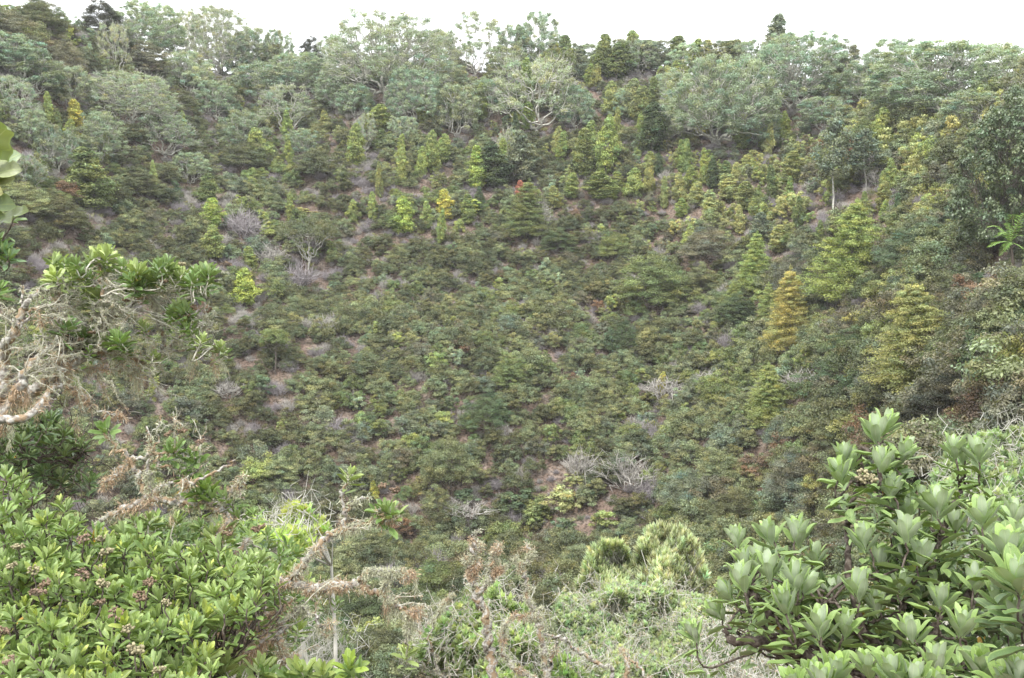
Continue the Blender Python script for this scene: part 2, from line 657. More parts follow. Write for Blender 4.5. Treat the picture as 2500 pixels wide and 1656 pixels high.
def tea_tree(W, H, K, n_each, L=0.085, flat=0.38, pad=0.42, base=0.35, stems=True):
    """feathery shrub of flattened pads of tiny leaves"""
    lf, wd = MB(), MB()
    cen = dome_points(K, W / 2 * 0.85, W / 2 * 0.85, H * (1 - base) * 0.92, H * base, lo=-0.1, inner=0.3, sep=0.65)
    cen[:, 2] = np.maximum(cen[:, 2], H * 0.15)
    r = pad * rng.uniform(0.7, 1.35, (K, 1)) * (W / 2.6) ** 0.6
    rad = np.hstack([r * rng.uniform(0.85, 1.25, (K, 1)), r * rng.uniform(0.85, 1.25, (K, 1)), r * flat * rng.uniform(0.8, 1.3, (K, 1))])
    clumps(lf, cen, rad, n_each, L, L * 0.5, topbias=0.5, var=0.33, up=0.4, nj=0.5)
    if stems:
        skeleton(wd, (0, 0, -0.3), cen, 4, 0.035 * H / 2.4 + 0.01, 0, 0.12, rad_tip=0.006, sides=3, twig_k=3)
    else:
        cones(wd, np.array([[0, 0, -.3]]), np.array([[0, 0, H * .4]]), 0.04, 0.02)
    return lf, wd


def dome_tree(W, H, K, n_each, L=0.16, r0=0.16, pad=0.55, n_main=7, gap=0.0, lo=-0.25, zc=0.55, trunk=0.12, up=0.4, twiggy=0):
    """spreading tree with pale limbs showing between rounded tufts"""
    lf, wd = MB(), MB()
    cen = dome_points(K, W / 2 * 0.92, W / 2 * 0.92, H * (1 - zc) * 0.95, H * zc, lo=lo, bump=0.15, inner=0.22, sep=0.72)
    cen[:, 2] = np.maximum(cen[:, 2], H * 0.12)
    r = pad * rng.uniform(0.65, 1.35, (K, 1))
    rad = np.hstack([r, r, r * rng.uniform(0.6, 0.9, (K, 1))])
    clumps(lf, cen, rad, n_each, L, L * 0.55, topbias=0.4, var=0.2, up=up, nj=0.75)
    skeleton(wd, (0, 0, -0.5), cen, n_main, r0, 0, trunk, rad_tip=0.015, wig=0.09)
    if twiggy:
        q = cen[rng.integers(0, K, twiggy)] + rng.normal(size=(twiggy, 3)) * pad * 0.4
        d = nrm(q - np.array([0, 0, H * 0.2])) + rng.normal(size=(twiggy, 3)) * 0.4
        m = q + d * pad * 0.6
        e = m + (d + rng.normal(size=(twiggy, 3)) * 0.5) * pad * 0.6
        cones(wd, q, m, 0.02, 0.014)
        cones(wd, m, e, 0.014, 0.006)
    return lf, wd


def column_tree(W, H, K, n_each, L=0.12, cone=0.75, pad=0.22, lo=0.08):
    """narrow upright tree of dense tufts"""
    lf, wd = MB(), MB()
    t = (np.arange(K) + rng.random(K)) / K
    prof = np.clip((t + .12) / .35, 0, 1) ** .6 * np.clip((1.03 - t) / (.34 + .62 * cone), 0, 1) ** .75
    prof = prof / prof.max()
    th = rng.uniform(0, 2 * math.pi, K)
    rr = W / 2 * 0.85 * prof * rng.uniform(0.55, 1.0, K)
    ex = rng.normal(size=2) * .12
    rr = rr * (1 + .3 * np.sin(th * 2 + t * 9) + .15 * np.sin(t * 23))
    cen = np.stack([rr * np.cos(th) + ex[0] * t * W, rr * np.sin(th) + ex[1] * t * W, H * (lo + (0.97 - lo) * t)], 1)
    r = pad * (0.6 + 0.6 * prof[:, None]) * rng.uniform(0.8, 1.25, (K, 1))
    clumps(lf, cen, np.hstack([r, r, r * 0.9]), n_each, L, L * 0.45, topbias=0.4, var=0.34, up=0.7, nj=0.5)
    P = [bend((0, 0, -0.4), (0, 0, H * 0.95), 6, wig=0.01)]
    R = [np.linspace(0.05 + H * 0.008, 0.015, 6)]
    for c in cen[::2]:
        P.append(bend((0, 0, c[2] * 0.9), c, 3, wig=0.03)); R.append(np.linspace(0.015, 0.005, 3))
    poly_cones(wd, P, R, 0, 3)
    return lf, wd


def conifer(W, H, tiers, n_each, L=0.10, pad=0.33, droop=0.15):
    lf, wd = MB(), MB()
    C, R = [], []
    P, RR = [bend((0, 0, -0.5), (0, 0, H), 7, wig=0.006)], [np.linspace(0.05 + H * 0.012, 0.012, 7)]
    for i in range(tiers):
        t = (i + rng.random() * 0.6) / tiers
        z = H * (0.1 + 0.88 * t)
        rad = W / 2 * (1 - t) ** 0.75 * rng.uniform(0.82, 1.1) + 0.08
        nb = int(5 + 6 * (1 - t))
        ph = rng.random() * 6
        for b in range(nb):
            th = ph + b * 2 * math.pi / nb + rng.normal() * 0.15
            rb = rad * rng.uniform(0.75, 1.12)
            e = np.array([rb * math.cos(th), rb * math.sin(th), z + rb * rng.uniform(0.0, 0.3) - droop * rb])
            P.append(bend((0, 0, z - 0.05), e, 4, wig=0.03)); RR.append(np.linspace(0.02, 0.005, 4))
            for s in np.arange(0.3, 1.01, 0.24 if rb > 1 else 0.34):
                C.append(np.array([0, 0, z]) * (1 - s) + e * s + rng.normal(size=3) * 0.06)
                q = pad * (0.65 + 0.5 * (1 - t)) * rng.uniform(0.75, 1.2) * (1.1 - 0.25 * s)
                R.append((q, q, q * 0.62))
    C.append(np.array([0, 0, H])); R.append((pad * 0.3, pad * 0.3, pad * 0.8))
    clumps(lf, np.array(C), np.array(R), n_each, L, L * 0.35, topbias=0.4, var=0.22, up=0.45)
    poly_cones(wd, P, RR, 0, 4)
    return lf, wd


def broad_shrub(W, H, K, n_each, L=0.14, pad=0.26):
    """loose upright shrub with bigger leaves in clusters on thin stems"""
    lf, wd = MB(), MB()
    cen = dome_points(K, W / 2 * 0.85, W / 2 * 0.85, H * 0.62, H * 0.36, lo=-0.45, bump=0.25, inner=0.45, sep=0.45)
    cen[:, :2] *= rng.uniform(0.7, 1.15, (K, 1))
    r = pad * rng.uniform(0.6, 1.4, (K, 1))
    clumps(lf, cen, np.hstack([r, r, r * 0.8]), n_each, L, L * 0.5, topbias=0.4, var=0.24, up=0.5)
    skeleton(wd, (0, 0, -0.3), cen, 5, 0.03, 0, 0.08, rad_tip=0.006, sides=3, twig_k=3)
    return lf, wd


def dead_brush(W, H, n, white=False):
    wd = MB()
    g = rng.uniform(0.75, 1.25, (n, 1))
    base = (np.array([[0.50, 0.47, 0.43]]) if white else np.array([[0.37, 0.335, 0.34]])) * g
    th, s = rng.uniform(0, 6.283, n), rng.random(n) ** 0.6
    root = np.stack([np.cos(th) * W * 0.08, np.sin(th) * W * 0.08, np.zeros(n) - 0.1], 1)
    tip = np.stack([np.cos(th) * W * 0.5 * s, np.sin(th) * W * 0.5 * s, H * np.sqrt(1 - 0.75 * s * s) * rng.uniform(0.55, 1, n)], 1)
    m1 = root + (tip - root) * 0.4 + rng.normal(size=(n, 3)) * W * 0.04
    m2 = root + (tip - root) * 0.75 + rng.normal(size=(n, 3)) * W * 0.05
    k = n // 6
    cones(wd, root[:k], m1[:k], 0.028, 0.016, 0, 3, base[:k])
    cones(wd, m1, m2, 0.021, 0.016, 0, 3, base)
    cones(wd, m2, tip, 0.016, 0.009, 0, 3, base)
    for _ in range(3):
        e = m2 + (tip - m2) * rng.random((n, 1))
        cones(wd, e, e + (nrm(tip - m2) + rng.normal(size=(n, 3)) * 0.7) * W * 0.13, 0.012, 0.006, 0, 3, base * 1.1)
    return wd


def joined(lf, wd):
    mb = MB()
    for v, (f, m), c, l in zip(lf.v, [(f, 0) for f, _ in lf.f], lf.c, lf.l):
        pass
    mb.v = lf.v + wd.v
    mb.f = [(f, 0) for f, _ in lf.f] + [(f + lf.n, 1) for f, _ in wd.f]
    mb.c, mb.l = lf.c + wd.c, lf.l + wd.l
    mb.n = lf.n + wd.n
    return mb


LIB = {}


def lib(kind, lf, wd, size, mats, single=False):
    e = {'W': size[0], 'H': size[1]}
    if single:
        e['mesh'] = joined(lf, wd).mesh(kind, mats)
    else:
        e['crown'] = lf.mesh(kind + '_crown', [mats[0]])
        e['trunk'] = wd.mesh(kind + '_trunk', [mats[1]])
    LIB.setdefault(kind, []).append(e)


for W, H in ((2.4, 1.9), (2.8, 2.3), (2.2, 2.5), (3.1, 2.6), (2.6, 1.7), (1.8, 1.6), (3.3, 2.2)):
    lib('tea', *tea_tree(W, H, int(30 * W / 2.4), 150, L=0.125, pad=0.36, flat=0.78), (W, H), [M_FOL, M_BARK], True)
for W, H in ((4.6, 4.2), (5.2, 4.0), (4.0, 4.6)):
    lib('teabig', *tea_tree(W, H, 130, 230, L=0.10, pad=0.36, flat=0.6, base=0.3), (W, H), [M_FOL, M_BARK])
for W, H in ((10, 7.5), (11, 8.5), (9, 8)):
    lib('dome', *dome_tree(W, H, 460, 150, L=0.15, n_main=9, r0=0.22, pad=0.46, twiggy=500, lo=-0.5, zc=0.42), (W, H), [M_FOL, M_PALE])
lib('dome', *dome_tree(11, 9, 460, 130, L=0.13, n_main=10, r0=0.23, twiggy=1700, pad=0.44, lo=-0.5, zc=0.42), (11, 9), [M_FOL, M_PALE])
for W, H in ((5.5, 4.8), (5, 5.5), (6, 4.5), (4.5, 5)):
    lib('domesmall', *dome_tree(W, H, 140, 160, L=0.13, n_main=6, r0=0.12, pad=0.38, twiggy=150, lo=-0.5, zc=0.42), (W, H), [M_FOL, M_PALE])
for W, H in ((6, 5), (5.5, 5.5)):
    lib('limby', *dome_tree(W, H, 100, 110, L=0.13, n_main=9, r0=0.14, pad=0.36, twiggy=500, lo=-0.4, zc=0.45), (W, H), [M_FOL, M_PALE])
for W, H, c in ((1.5, 4.0, .6), (1.7, 4.6, .35), (1.9, 3.6, .8), (1.4, 4.4, .5)):
    lib('column', *column_tree(W, H, 110, 110, L=0.14, cone=c, pad=0.3), (W, H), [M_FOL, M_BARK])
for W, H in ((3.6, 5.8), (4.2, 5.6), (3.0, 6.0)):
    lib('conifer', *conifer(W * 1.12, H, 21, 110, L=0.095, pad=0.38), (W, H), [M_FOL, M_BARK])
for W, H in ((1.9, 2.0), (1.6, 2.5), (2.2, 2.2), (1.4, 1.6), (2.0, 2.8)):
    lib('broad', *broad_shrub(W, H, 30, 90, L=0.15), (W, H), [M_FOL, M_BARK], True)
lib('darkleaf', *dome_tree(9, 10, 620, 90, L=0.2, n_main=9, r0=0.08, pad=0.50, lo=-0.7, zc=0.45, up=0.1), (9, 10), [M_GLOSS, M_BARK])
lib('umbrella', *dome_tree(6, 4, 80, 160, L=0.13, n_main=7, r0=0.09, pad=0.55, lo=0.05, zc=0.72, trunk=0.3), (6, 4), [M_FOL, M_PALE])
lib('lollipop', *dome_tree(2.6, 4, 50, 140, L=0.11, n_main=4, r0=0.06, pad=0.34, lo=-0.3, zc=0.74, trunk=0.5), (2.6, 4), [M_FOL, M_BARK])
lib('tall', *column_tree(3.2, 7.5, 90, 80, L=0.2, cone=.5, pad=0.42, lo=.35), (3.2, 7.5), [M_FOL, M_PALE])
for W, H, n, w in ((2.2, 1.2, 120, False), (2.8, 1.6, 150, False), (1.8, 1.4, 80, True), (2.4, 1.8, 100, True)):
    LIB.setdefault('dead', []).append({'W': W, 'H': H, 'mesh': dead_brush(W, H, n, w).mesh('dead_brush', [M_DEAD])})


def tuft_fern():
    lf = MB()
    n = 14
    for i in range(n):
        th = i * 2.4
        d = np.array([math.cos(th), math.sin(th), 0])
        t = np.linspace(0.05, 1, 16)
        path = d * (t[:, None] * 0.75) + np.array([0, 0, 1.0]) * (0.55 * np.sin(t * 2.2))[:, None]
        side = np.cross(d, [0, 0, 1])
        for s in (-1, 1):
            leaves(lf, path, side * s + d * 0.5 + np.zeros((16, 3)), 0.24 * (1.05 - t), 0.06, 0, np.ones((16, 3)) * rng.uniform(0.8, 1.2), np.array([[0, 0, 1.]]), 0.15)
    return lf


def grass_tuft():
    lf = MB()
    n = 90
    th = rng.uniform(0, 6.283, n)
    d = np.stack([np.cos(th) * 0.5, np.sin(th) * 0.5, np.ones(n) * rng.uniform(0.4, 1.2, n)], 1)
    leaves(lf, rng.normal(size=(n, 3)) * [0.15, 0.15, 0.0], d, 0.6, 0.03, 0, np.ones((n, 3)) * rng.uniform(0.7, 1.3, (n, 1)))
    return lf


LIB['fern'] = [{'W': 1.5, 'H': .6, 'mesh': tuft_fern().mesh('ground_fern', [M_FOL])}]
LIB['grass'] = [{'W': 1, 'H': .6, 'mesh': grass_tuft().mesh('grass_tuft', [M_FOL])}]

# albedo tints
T = {'moss': (.27, .32, .10), 'olive': (.196, .215, .110), 'dark olive': (.125, .135, .070), 'brown olive': (.172, .165, .112), 'green': (.172, .205, .080),
     'grey green': (.180, .203, .135), 'yellow green': (.275, .315, .11), 'lime': (.34, .40, .10), 'gold': (.42, .40, .10),
     'sage': (.250, .305, .205), 'pale sage': (.29, .33, .225), 'dark green': (.098, .130, .062), 'straw': (.33, .335, .145),
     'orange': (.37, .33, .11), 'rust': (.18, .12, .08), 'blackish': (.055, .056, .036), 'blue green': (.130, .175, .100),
     'coral': (.42, .18, .12), 'mid yellow': (.265, .275, .105)}


def tintv(t, var=0.1, hue=0.04):
    c = np.array(T[t])
    c = (c * 0.92 + c.mean() * 0.08) * (1.2 + rng.normal() * var)
    h = rng.normal() * hue
    return np.clip(c * np.array([1 + h, 1, 1 - h]), 0.01, 0.9)


# ------------------------------------------------------------------ hillside plants as things
PLANTS = []        # dict(root, px, py, size, tone, phrase, ref/label)
NAMES = {'dome': 'spreading_tree', 'domesmall': 'spreading_tree', 'limby': 'spreading_tree', 'column': 'columnar_tree', 'conifer': 'conifer_tree',
         'tea': 'tea_tree_shrub', 'teabig': 'tea_tree_shrub', 'broad': 'broadleaf_shrub', 'dead': 'dead_shrub', 'darkleaf': 'broadleaf_tree',
         'umbrella': 'umbrella_tree', 'lollipop': 'round_topped_tree', 'tall': 'slender_tree'}
PHRASE = {'dome': 'spreading tree', 'domesmall': 'small domed tree', 'limby': 'pale limbed tree', 'column': 'columnar tree', 'conifer': 'conifer',
          'tea': 'feathery shrub', 'teabig': 'large feathery shrub', 'broad': 'broadleaf shrub', 'dead': 'dead twiggy shrub', 'darkleaf': 'leafy tree',
          'umbrella': 'flat topped tree', 'lollipop': 'round topped tree', 'tall': 'slender tree'}
CATS = {'dead': 'dead shrub', 'tea': 'shrub', 'teabig': 'shrub', 'broad': 'shrub'}
GROUPS = {'dome': 'spreading trees along the upper slope', 'domesmall': 'spreading trees along the upper slope', 'limby': 'spreading trees along the upper slope',
          'column': 'columnar trees on the hillside', 'conifer': 'conifers on the right of the slope', 'tea': 'feathery shrubs on the hillside',
          'teabig': 'feathery shrubs on the hillside', 'broad': 'yellowish broadleaf shrubs on the slope', 'dead': 'dead grey shrubs on the slope'}
CLEAR = []         # screen patches just in front of trees seen down to their foot
OCC = []           # (x, y, radius) already taken


def place(kind, pos, W, H, tone, label=None, ref=None, rot=None, variant=None, spread=1.0):
    es = LIB[kind]
    e = es[int(rng.integers(len(es))) if variant is None else variant]
    pos = np.asarray(pos, float)
    name = NAMES[kind]
    c = tintv(tone, 0.04 if label else 0.1, 0.015 if label else 0.035)
    rz = rng.uniform(0, 6.283) if rot is None else rot
    sc = (W / e['W'], W / e['W'] * rng.uniform(0.9, 1.1), H / e['H'])
    if 'mesh' in e:
        r = obj(name, e['mesh'], None, pos, c)
    else:
        r = empty(name, pos)
        obj('trunk', e['trunk'], r)
        obj('crown', e['crown'], r, None, c)
    r.rotation_euler = (rng.normal() * 0.04, rng.normal() * 0.04, rz)
    r.scale = sc
    px, py, d = proj(pos + np.array([0, 0, H * 0.55]))
    tag(r, label, CATS.get(kind, 'tree'), GROUPS.get(kind))
    if kind in ('column', 'conifer', 'tall', 'umbrella', 'lollipop', 'domesmall', 'limby', 'dome'):
        bx_, by_, _ = proj(pos)
        CLEAR.append((bx_, by_, W / d * FPX * (0.5 if kind in ('column', 'tall', 'lollipop') else 0.25), 1.3 / d * FPX))
    PLANTS.append({'o': r, 'px': px, 'py': py, 'd': d, 'tone': tone, 'kind': kind, 'ref': ref, 'label': label, 'W': W})
    OCC.append((pos[0], pos[1], W * 0.5))
    return r


def tree_px(kind, x, top, bot, w, tone, label=None, ref=None, drop=14, hscale=1.0, **kw):
    """tree seen at display x, between top and bot (2367 px wide view)"""
    px, pt, pb, pw = x * DS, top * DS, bot * DS, w * DS
    g = ground(px, pb + drop)
    _, gy, d = proj(g)
    H = (gy - pt) / FPX * d * hscale
    pw = pw * {'conifer': 1.3, 'column': 1.25}.get(kind, 1.08)
    return place(kind, g, pw / FPX * d, max(H, 0.5), tone, label, ref, **kw)


D = tree_px
# landmark trees
D('conifer', 1955, 470, 705, 175, 'moss', 'biggest and greenest of the large conifers on the right of the slope', 'the big olive conifer', variant=1)
D('conifer', 1825, 622, 810, 105, 'orange', 'dull orange gold conifer standing among dark shrubs', 'the orange conifer', variant=0)
D('conifer', 2110, 650, 905, 180, 'mid yellow', 'tall feathery pale yellow green conifer right of the orange conifer', 'the pale feathery conifer', variant=0)
D('conifer', 1775, 842, 985, 85, 'yellow green', 'small lime conifer standing alone below the orange conifer', 'the small lime conifer', variant=2)
D('conifer', 1740, 540, 675, 75, 'moss', 'narrow green conifer left of the big olive conifer', 'the narrow green conifer', variant=2)
D('conifer', 1772, 655, 750, 45, 'yellow green', 'slim young conifer close up against the left of the orange conifer', None, variant=2)
D('conifer', 1695, 650, 705, 45, 'yellow green', 'short pointed conifer top showing below the narrow green conifer', None, variant=2)
D('column', 565, 622, 704, 52, 'lime', 'bright lime cone shaped tree alone on the left middle slope', 'the lime cone tree', variant=2)
D('column', 490, 458, 522, 36, 'lime', 'upper one of two bright columns stacked on the left slope', 'the upper stacked column', variant=3)
D('column', 493, 520, 592, 38, 'yellow green', 'lower one of two bright columns stacked on the left slope', None, variant=0)
D('column', 482, 402, 460, 46, 'green', 'plain green rounded column just above the two stacked bright columns', None, variant=2)
D('column', 175, 232, 293, 30, 'gold', 'golden yellow column tree near the upper left corner', 'the gold column tree', variant=0)
D('column', 932, 455, 537, 48, 'lime', 'plump lime column tree standing alone in mid slope', 'the plump lime column', variant=2)
D('column', 1033, 438, 502, 32, 'gold', 'wispy yellow column right of the plump lime column', 'the wispy yellow column', variant=0)
D('column', 1100, 338, 430, 32, 'lime', 'slim bright lime column beside a dark leafy column', 'the slim lime column', variant=3)
D('column', 1147, 328, 432, 58, 'dark green', 'dark green leafy column right beside the slim lime column', None, variant=1)
D('column', 1208, 303, 415, 55, 'grey green', 'grey green column right of the dark leafy column', 'the grey green column', variant=1)
D('column', 822, 286, 380, 34, 'yellow green', 'tall narrow column with a pale bare limbed tree on its right', 'the tall narrow column', variant=1)
D('column', 870, 243, 302, 48, 'yellow green', 'yellow green column with a bushy yellow top under the ridge', 'the bushy yellow column', variant=0)
D('column', 878, 298, 345, 28, 'green', None, None)
D('column', 1000, 302, 394, 30, 'yellow green', 'left one of a close pair of yellow green columns', 'the left paired column', variant=1)
D('column', 1026, 310, 368, 26, 'yellow green', 'right and shorter one of a close pair of yellow green columns', None, variant=3)
D('column', 600, 298, 372, 46, 'yellow green', 'yellow green column among grey domed trees on the upper left', 'the upper left column', variant=2)
D('column', 817, 462, 512, 25, 'yellow green')
D('column', 580, 570, 612, 26, 'yellow green')
D('column', 1347, 298, 402, 38, 'green')
D('column', 1398, 266, 402, 42, 'moss', 'tall mossy green column in the middle of the upper slope', 'the tall mossy column', variant=1)
D('column', 1390, 398, 456, 52, 'yellow green')
D('column', 1465, 390, 447, 42, 'yellow green')
D('column', 1506, 238, 350, 52, 'dark green', 'dark green leafy column left of the big rounded grey tree', 'the dark leafy column', variant=1)
D('conifer', 1215, 420, 548, 95, 'green', 'fresh green wide cone tree with bare white twigs on its right side', 'the wide green cone', variant=0)
D('column', 220, 342, 478, 82, 'green', 'dark lumpy leafy tree leaning down the left slope', 'the lumpy green tree', variant=1)
D('column', 2035, 252, 338, 48, 'yellow green', 'yellow green pointed fir below the ridge on the right', 'the yellow green fir', variant=2)
D('column', 175, 292, 330, 26, 'gold', None, None, variant=0)
for x, t, b, w, tone in ((1278, 101, 150, 39, 'mid yellow'), (1310, 84, 160, 36, 'green'), (1345, 109, 178, 40, 'grey green'), (1392, 80, 172, 39, 'green'),
                         (1422, 97, 178, 54, 'green'), (1462, 75, 150, 50, 'yellow green'), (1503, 93, 132, 49, 'grey green'), (1557, 84, 132, 45, 'green'),
                         (1607, 93, 162, 40, 'moss'), (1632, 95, 160, 33, 'straw'), (1685, 97, 168, 72, 'olive'), (1412, 190, 262, 36, 'mid yellow'),
                         (1450, 185, 275, 46, 'olive'), (1475, 200, 280, 35, 'mid yellow'), (1250, 100, 150, 30, 'green'), (1710, 95, 150, 30, 'dark green'),
                         (1935, 140, 190, 28, 'olive'), (1955, 135, 190, 20, 'orange'), (1580, 150, 200, 30, 'mid yellow'), (1660, 130, 175, 30, 'green'),
                         (1205, 60, 110, 26, 'green'), (1375, 150, 200, 28, 'mid yellow'), (1530, 160, 215, 26, 'dark olive'),
                         (1642, 440, 520, 34, 'straw'), (1605, 420, 470, 30, 'straw'), (1570, 400, 455, 34, 'straw'), (1690, 400, 455, 38, 'straw'),
                         (1500, 350, 400, 28, 'mid yellow'), (1320, 400, 450, 28, 'yellow green'), (1285, 430, 480, 26, 'mid yellow'),
                         (1755, 490, 560, 40, 'grey green'), (1725, 420, 480, 36, 'mid yellow'), (1830, 350, 420, 40, 'mid yellow'),
                         (2040, 420, 480, 30, 'mid yellow'), (1240, 480, 520, 22, 'yellow green'), (1430, 395, 440, 26, 'yellow green'),
                         (1590, 520, 575, 30, 'yellow green'), (1800, 520, 575, 36, 'straw')):
    D('column', x, t, b, w, tone)
D('column', 1205, 418, 452, 22, 'coral', 'small pink dead sprig above the wide green cone', 'the pink dead sprig', variant=0)
D('column', 1963, 322, 368, 16, 'coral', 'thin coral coloured dead top beside the slender tree', None, variant=0)
D('column', 865, 1110, 1150, 22, 'gold', 'small orange yellow sapling in the dark shrubs of the valley', 'the orange sapling', variant=2)
D('column', 1525, 858, 905, 20, 'gold', 'thin orange sprig among grey shrubs in mid valley', 'the thin orange sprig', variant=0)
D('column', 1788, 40, 108, 56, 'grey green', 'dark round topped spire standing highest above the skyline', 'the skyline spire tree', variant=1)
D('tall', 1925, 262, 480, 95, 'grey green', 'slender grey green tree with a long bare pale trunk', 'the slender bare trunked tree')
D('tall', 2000, 300, 430, 90, 'grey green')
D('darkleaf', 2345, 215, 565, 270, 'dark green', 'massive dark glossy leafed tree at the right edge', 'the massive dark tree', drop=40)
D('umbrella', 715, 512, 622, 130, 'dark olive', 'flat umbrella shaped tree with forked trunk in mid slope', 'the umbrella tree')
D('lollipop', 640, 762, 862, 66, 'green', 'round topped tree on a thin bare trunk on the left', 'the round lollipop tree')

_r = random.Random(11)
_n = 0
while _n < 92:
    x_, y_ = _r.uniform(1180, 2080), _r.uniform(190, 560)
    if _n > 62:
        x_, y_ = _r.uniform(60, 1200), _r.uniform(190, 560)
    if y_ > 300 + (x_ - 1180) * .45 + 60 and _n <= 62:
        continue
    h_ = _r.uniform(40, 78)
    D('column', x_, y_ - h_, y_, _r.uniform(16, 28), _r.choice(['moss', 'moss', 'yellow green', 'yellow green', 'straw', 'green', 'mid yellow', 'dark green']))
    _n += 1

# spreading trees (x, y, rx, ry)
SPREAD = [
    (890, 132, 130, 92, 'pale sage', 'dome', 3, 'largest pale feathery spreading tree on the ridge left of centre', 'the largest ridge tree'),
    (1660, 238, 118, 98, 'sage', 'dome', 0, 'big rounded grey green tree below the ridge right of centre', 'the big rounded grey tree'),
    (1840, 170, 112, 85, 'sage', 'dome', 1, 'broad grey green tree on the skyline beneath the spire', 'the broad skyline tree'),
    (2175, 185, 145, 82, 'sage', 'dome', 2, 'widest low spreading tree on the right of the ridge with twisted limbs', 'the widest ridge tree'),
    (2060, 145, 62, 48, 'sage', 'domesmall', 0, None, None), (2320, 165, 60, 55, 'sage', 'domesmall', 1, None, None),
    (510, 82, 80, 62, 'pale sage', 'dome', 3, 'feathery pale tree on the skyline at upper left', 'the feathery skyline tree'),
    (335, 62, 78, 50, 'sage', 'dome', 0, None, None), (425, 80, 55, 55, 'pale sage', 'limby', 0, None, None),
    (1098, 102, 62, 64, 'pale sage', 'limby', 1, 'tree with tall white forked limbs on the skyline', 'the white forked skyline tree'),
    (640, 96, 34, 22, 'sage', 'domesmall', 2, 'small lone bush in the sky gap of the ridge', 'the lone skyline bush'),
    (1245, 68, 48, 34, 'sage', 'domesmall', 0, 'rounded tree cresting the middle of the ridge', 'the central ridge crest tree'),
    (1240, 220, 92, 78, 'pale sage', 'limby', 0, 'pale many limbed dome below the ridge centre', 'the many limbed dome'),
    (305, 232, 95, 62, 'pale sage', 'dome', 3, 'broad lichen pale dome on the upper left slope', 'the broad pale dome'),
    (75, 168, 70, 52, 'sage', 'domesmall', 1, None, None), (660, 252, 58, 52, 'pale sage', 'limby', 1, 'tree of bleached white limbs on the upper left slope', 'the bleached limbed tree'),
    (560, 300, 52, 42, 'sage', 'domesmall', 2, None, None), (600, 190, 60, 44, 'pale sage', 'domesmall', 3, None, None),
    (700, 172, 70, 44, 'sage', 'dome', 0, None, None), (380, 312, 72, 42, 'sage', 'limby', 0, 'low tree with white crooked limbs under the broad pale dome', 'the crooked white limbs'),
    (30, 232, 52, 50, 'pale sage', 'limby', 1, None, None), (960, 222, 66, 62, 'sage', 'dome', 1, None, None),
    (1052, 252, 54, 54, 'sage', 'domesmall', 0, None, None), (272, 112, 34, 52, 'pale sage', 'limby', 0, None, None),
    (235, 318, 50, 56, 'sage', 'domesmall', 1, None, None), (130, 345, 48, 52, 'sage', 'domesmall', 2, None, None),
    (75, 300, 40, 44, 'sage', 'domesmall', 0, None, None), (846, 308, 26, 42, 'pale sage', 'limby', 1, None, None),
    (1130, 225, 44, 44, 'sage', 'domesmall', 3, None, None), (1330, 250, 44, 48, 'sage', 'domesmall', 1, None, None),
    (1475, 130, 50, 36, 'sage', 'domesmall', 2, None, None), (1545, 205, 42, 34, 'sage', 'domesmall', 0, None, None),
    (1990, 195, 48, 48, 'sage', 'domesmall', 1, None, None), (1562, 268, 48, 36, 'pale sage', 'domesmall', 2, None, None),
    (2240, 250, 62, 40, 'sage', 'domesmall', 3, None, None), (780, 210, 50, 44, 'sage', 'domesmall', 0, None, None),
    (500, 230, 46, 40, 'sage', 'domesmall', 1, None, None), (440, 170, 60, 44, 'pale sage', 'domesmall', 2, None, None),
    (820, 230, 40, 36, 'sage', 'domesmall', 3, None, None), (1010, 130, 50, 48, 'pale sage', 'limby', 1, None, None),
    (1170, 150, 44, 40, 'sage', 'domesmall', 1, None, None), (1290, 150, 40, 34, 'green', 'domesmall', 2, None, None),
    (170, 200, 50, 44, 'pale sage', 'domesmall', 0, None, None), (20, 120, 60, 44, 'sage', 'domesmall', 3, None, None),
    (440, 385, 46, 32, 'sage', 'domesmall', 0, None, None), (700, 330, 42, 30, 'sage', 'domesmall', 1, None, None),
    (1180, 340, 34, 40, 'pale sage', 'limby', 0, None, None), (1760, 300, 50, 40, 'sage', 'domesmall', 2, None, None),
    (1900, 260, 60, 36, 'sage', 'domesmall', 3, None, None), (2110, 235, 70, 36, 'sage', 'domesmall', 0, None, None),
    (60, 395, 44, 36, 'sage', 'limby', 0, None, None), (1440, 240, 30, 30, 'sage', 'domesmall', 1, None, None),
    (930, 300, 34, 30, 'sage', 'domesmall', 2, None, None), (1040, 180, 40, 34, 'pale sage', 'domesmall', 3, None, None),
    (1300, 128, 44, 28, 'grey green', 'domesmall', 0, None, None), (1372, 128, 44, 26, 'sage', 'domesmall', 1, None, None), (1440, 122, 44, 28, 'grey green', 'domesmall', 2, None, None), (1520, 122, 44, 26, 'grey green', 'domesmall', 3, None, None),
    (1590, 132, 48, 28, 'sage', 'domesmall', 0, None, None), (1655, 128, 44, 28, 'grey green', 'domesmall', 1, None, None), (1722, 128, 44, 30, 'sage', 'domesmall', 2, None, None), (1950, 130, 44, 30, 'grey green', 'domesmall', 3, None, None),
    (1190, 100, 44, 34, 'sage', 'domesmall', 1, None, None), (1020, 110, 44, 34, 'sage', 'domesmall', 2, None, None), (590, 100, 40, 34, 'sage', 'domesmall', 3, None, None), (775, 120, 40, 34, 'sage', 'domesmall', 0, None, None),
    (2400, 200, 70, 70, 'grey green', 'domesmall', 1, None, None), (560, 130, 44, 40, 'sage', 'domesmall', 2, None, None)]
for x, y, rx, ry, tone, kind, var, lab, ref in SPREAD:
    D(kind, x, y - ry, y + ry, rx * 2, tone, lab, ref, drop=10, variant=var)
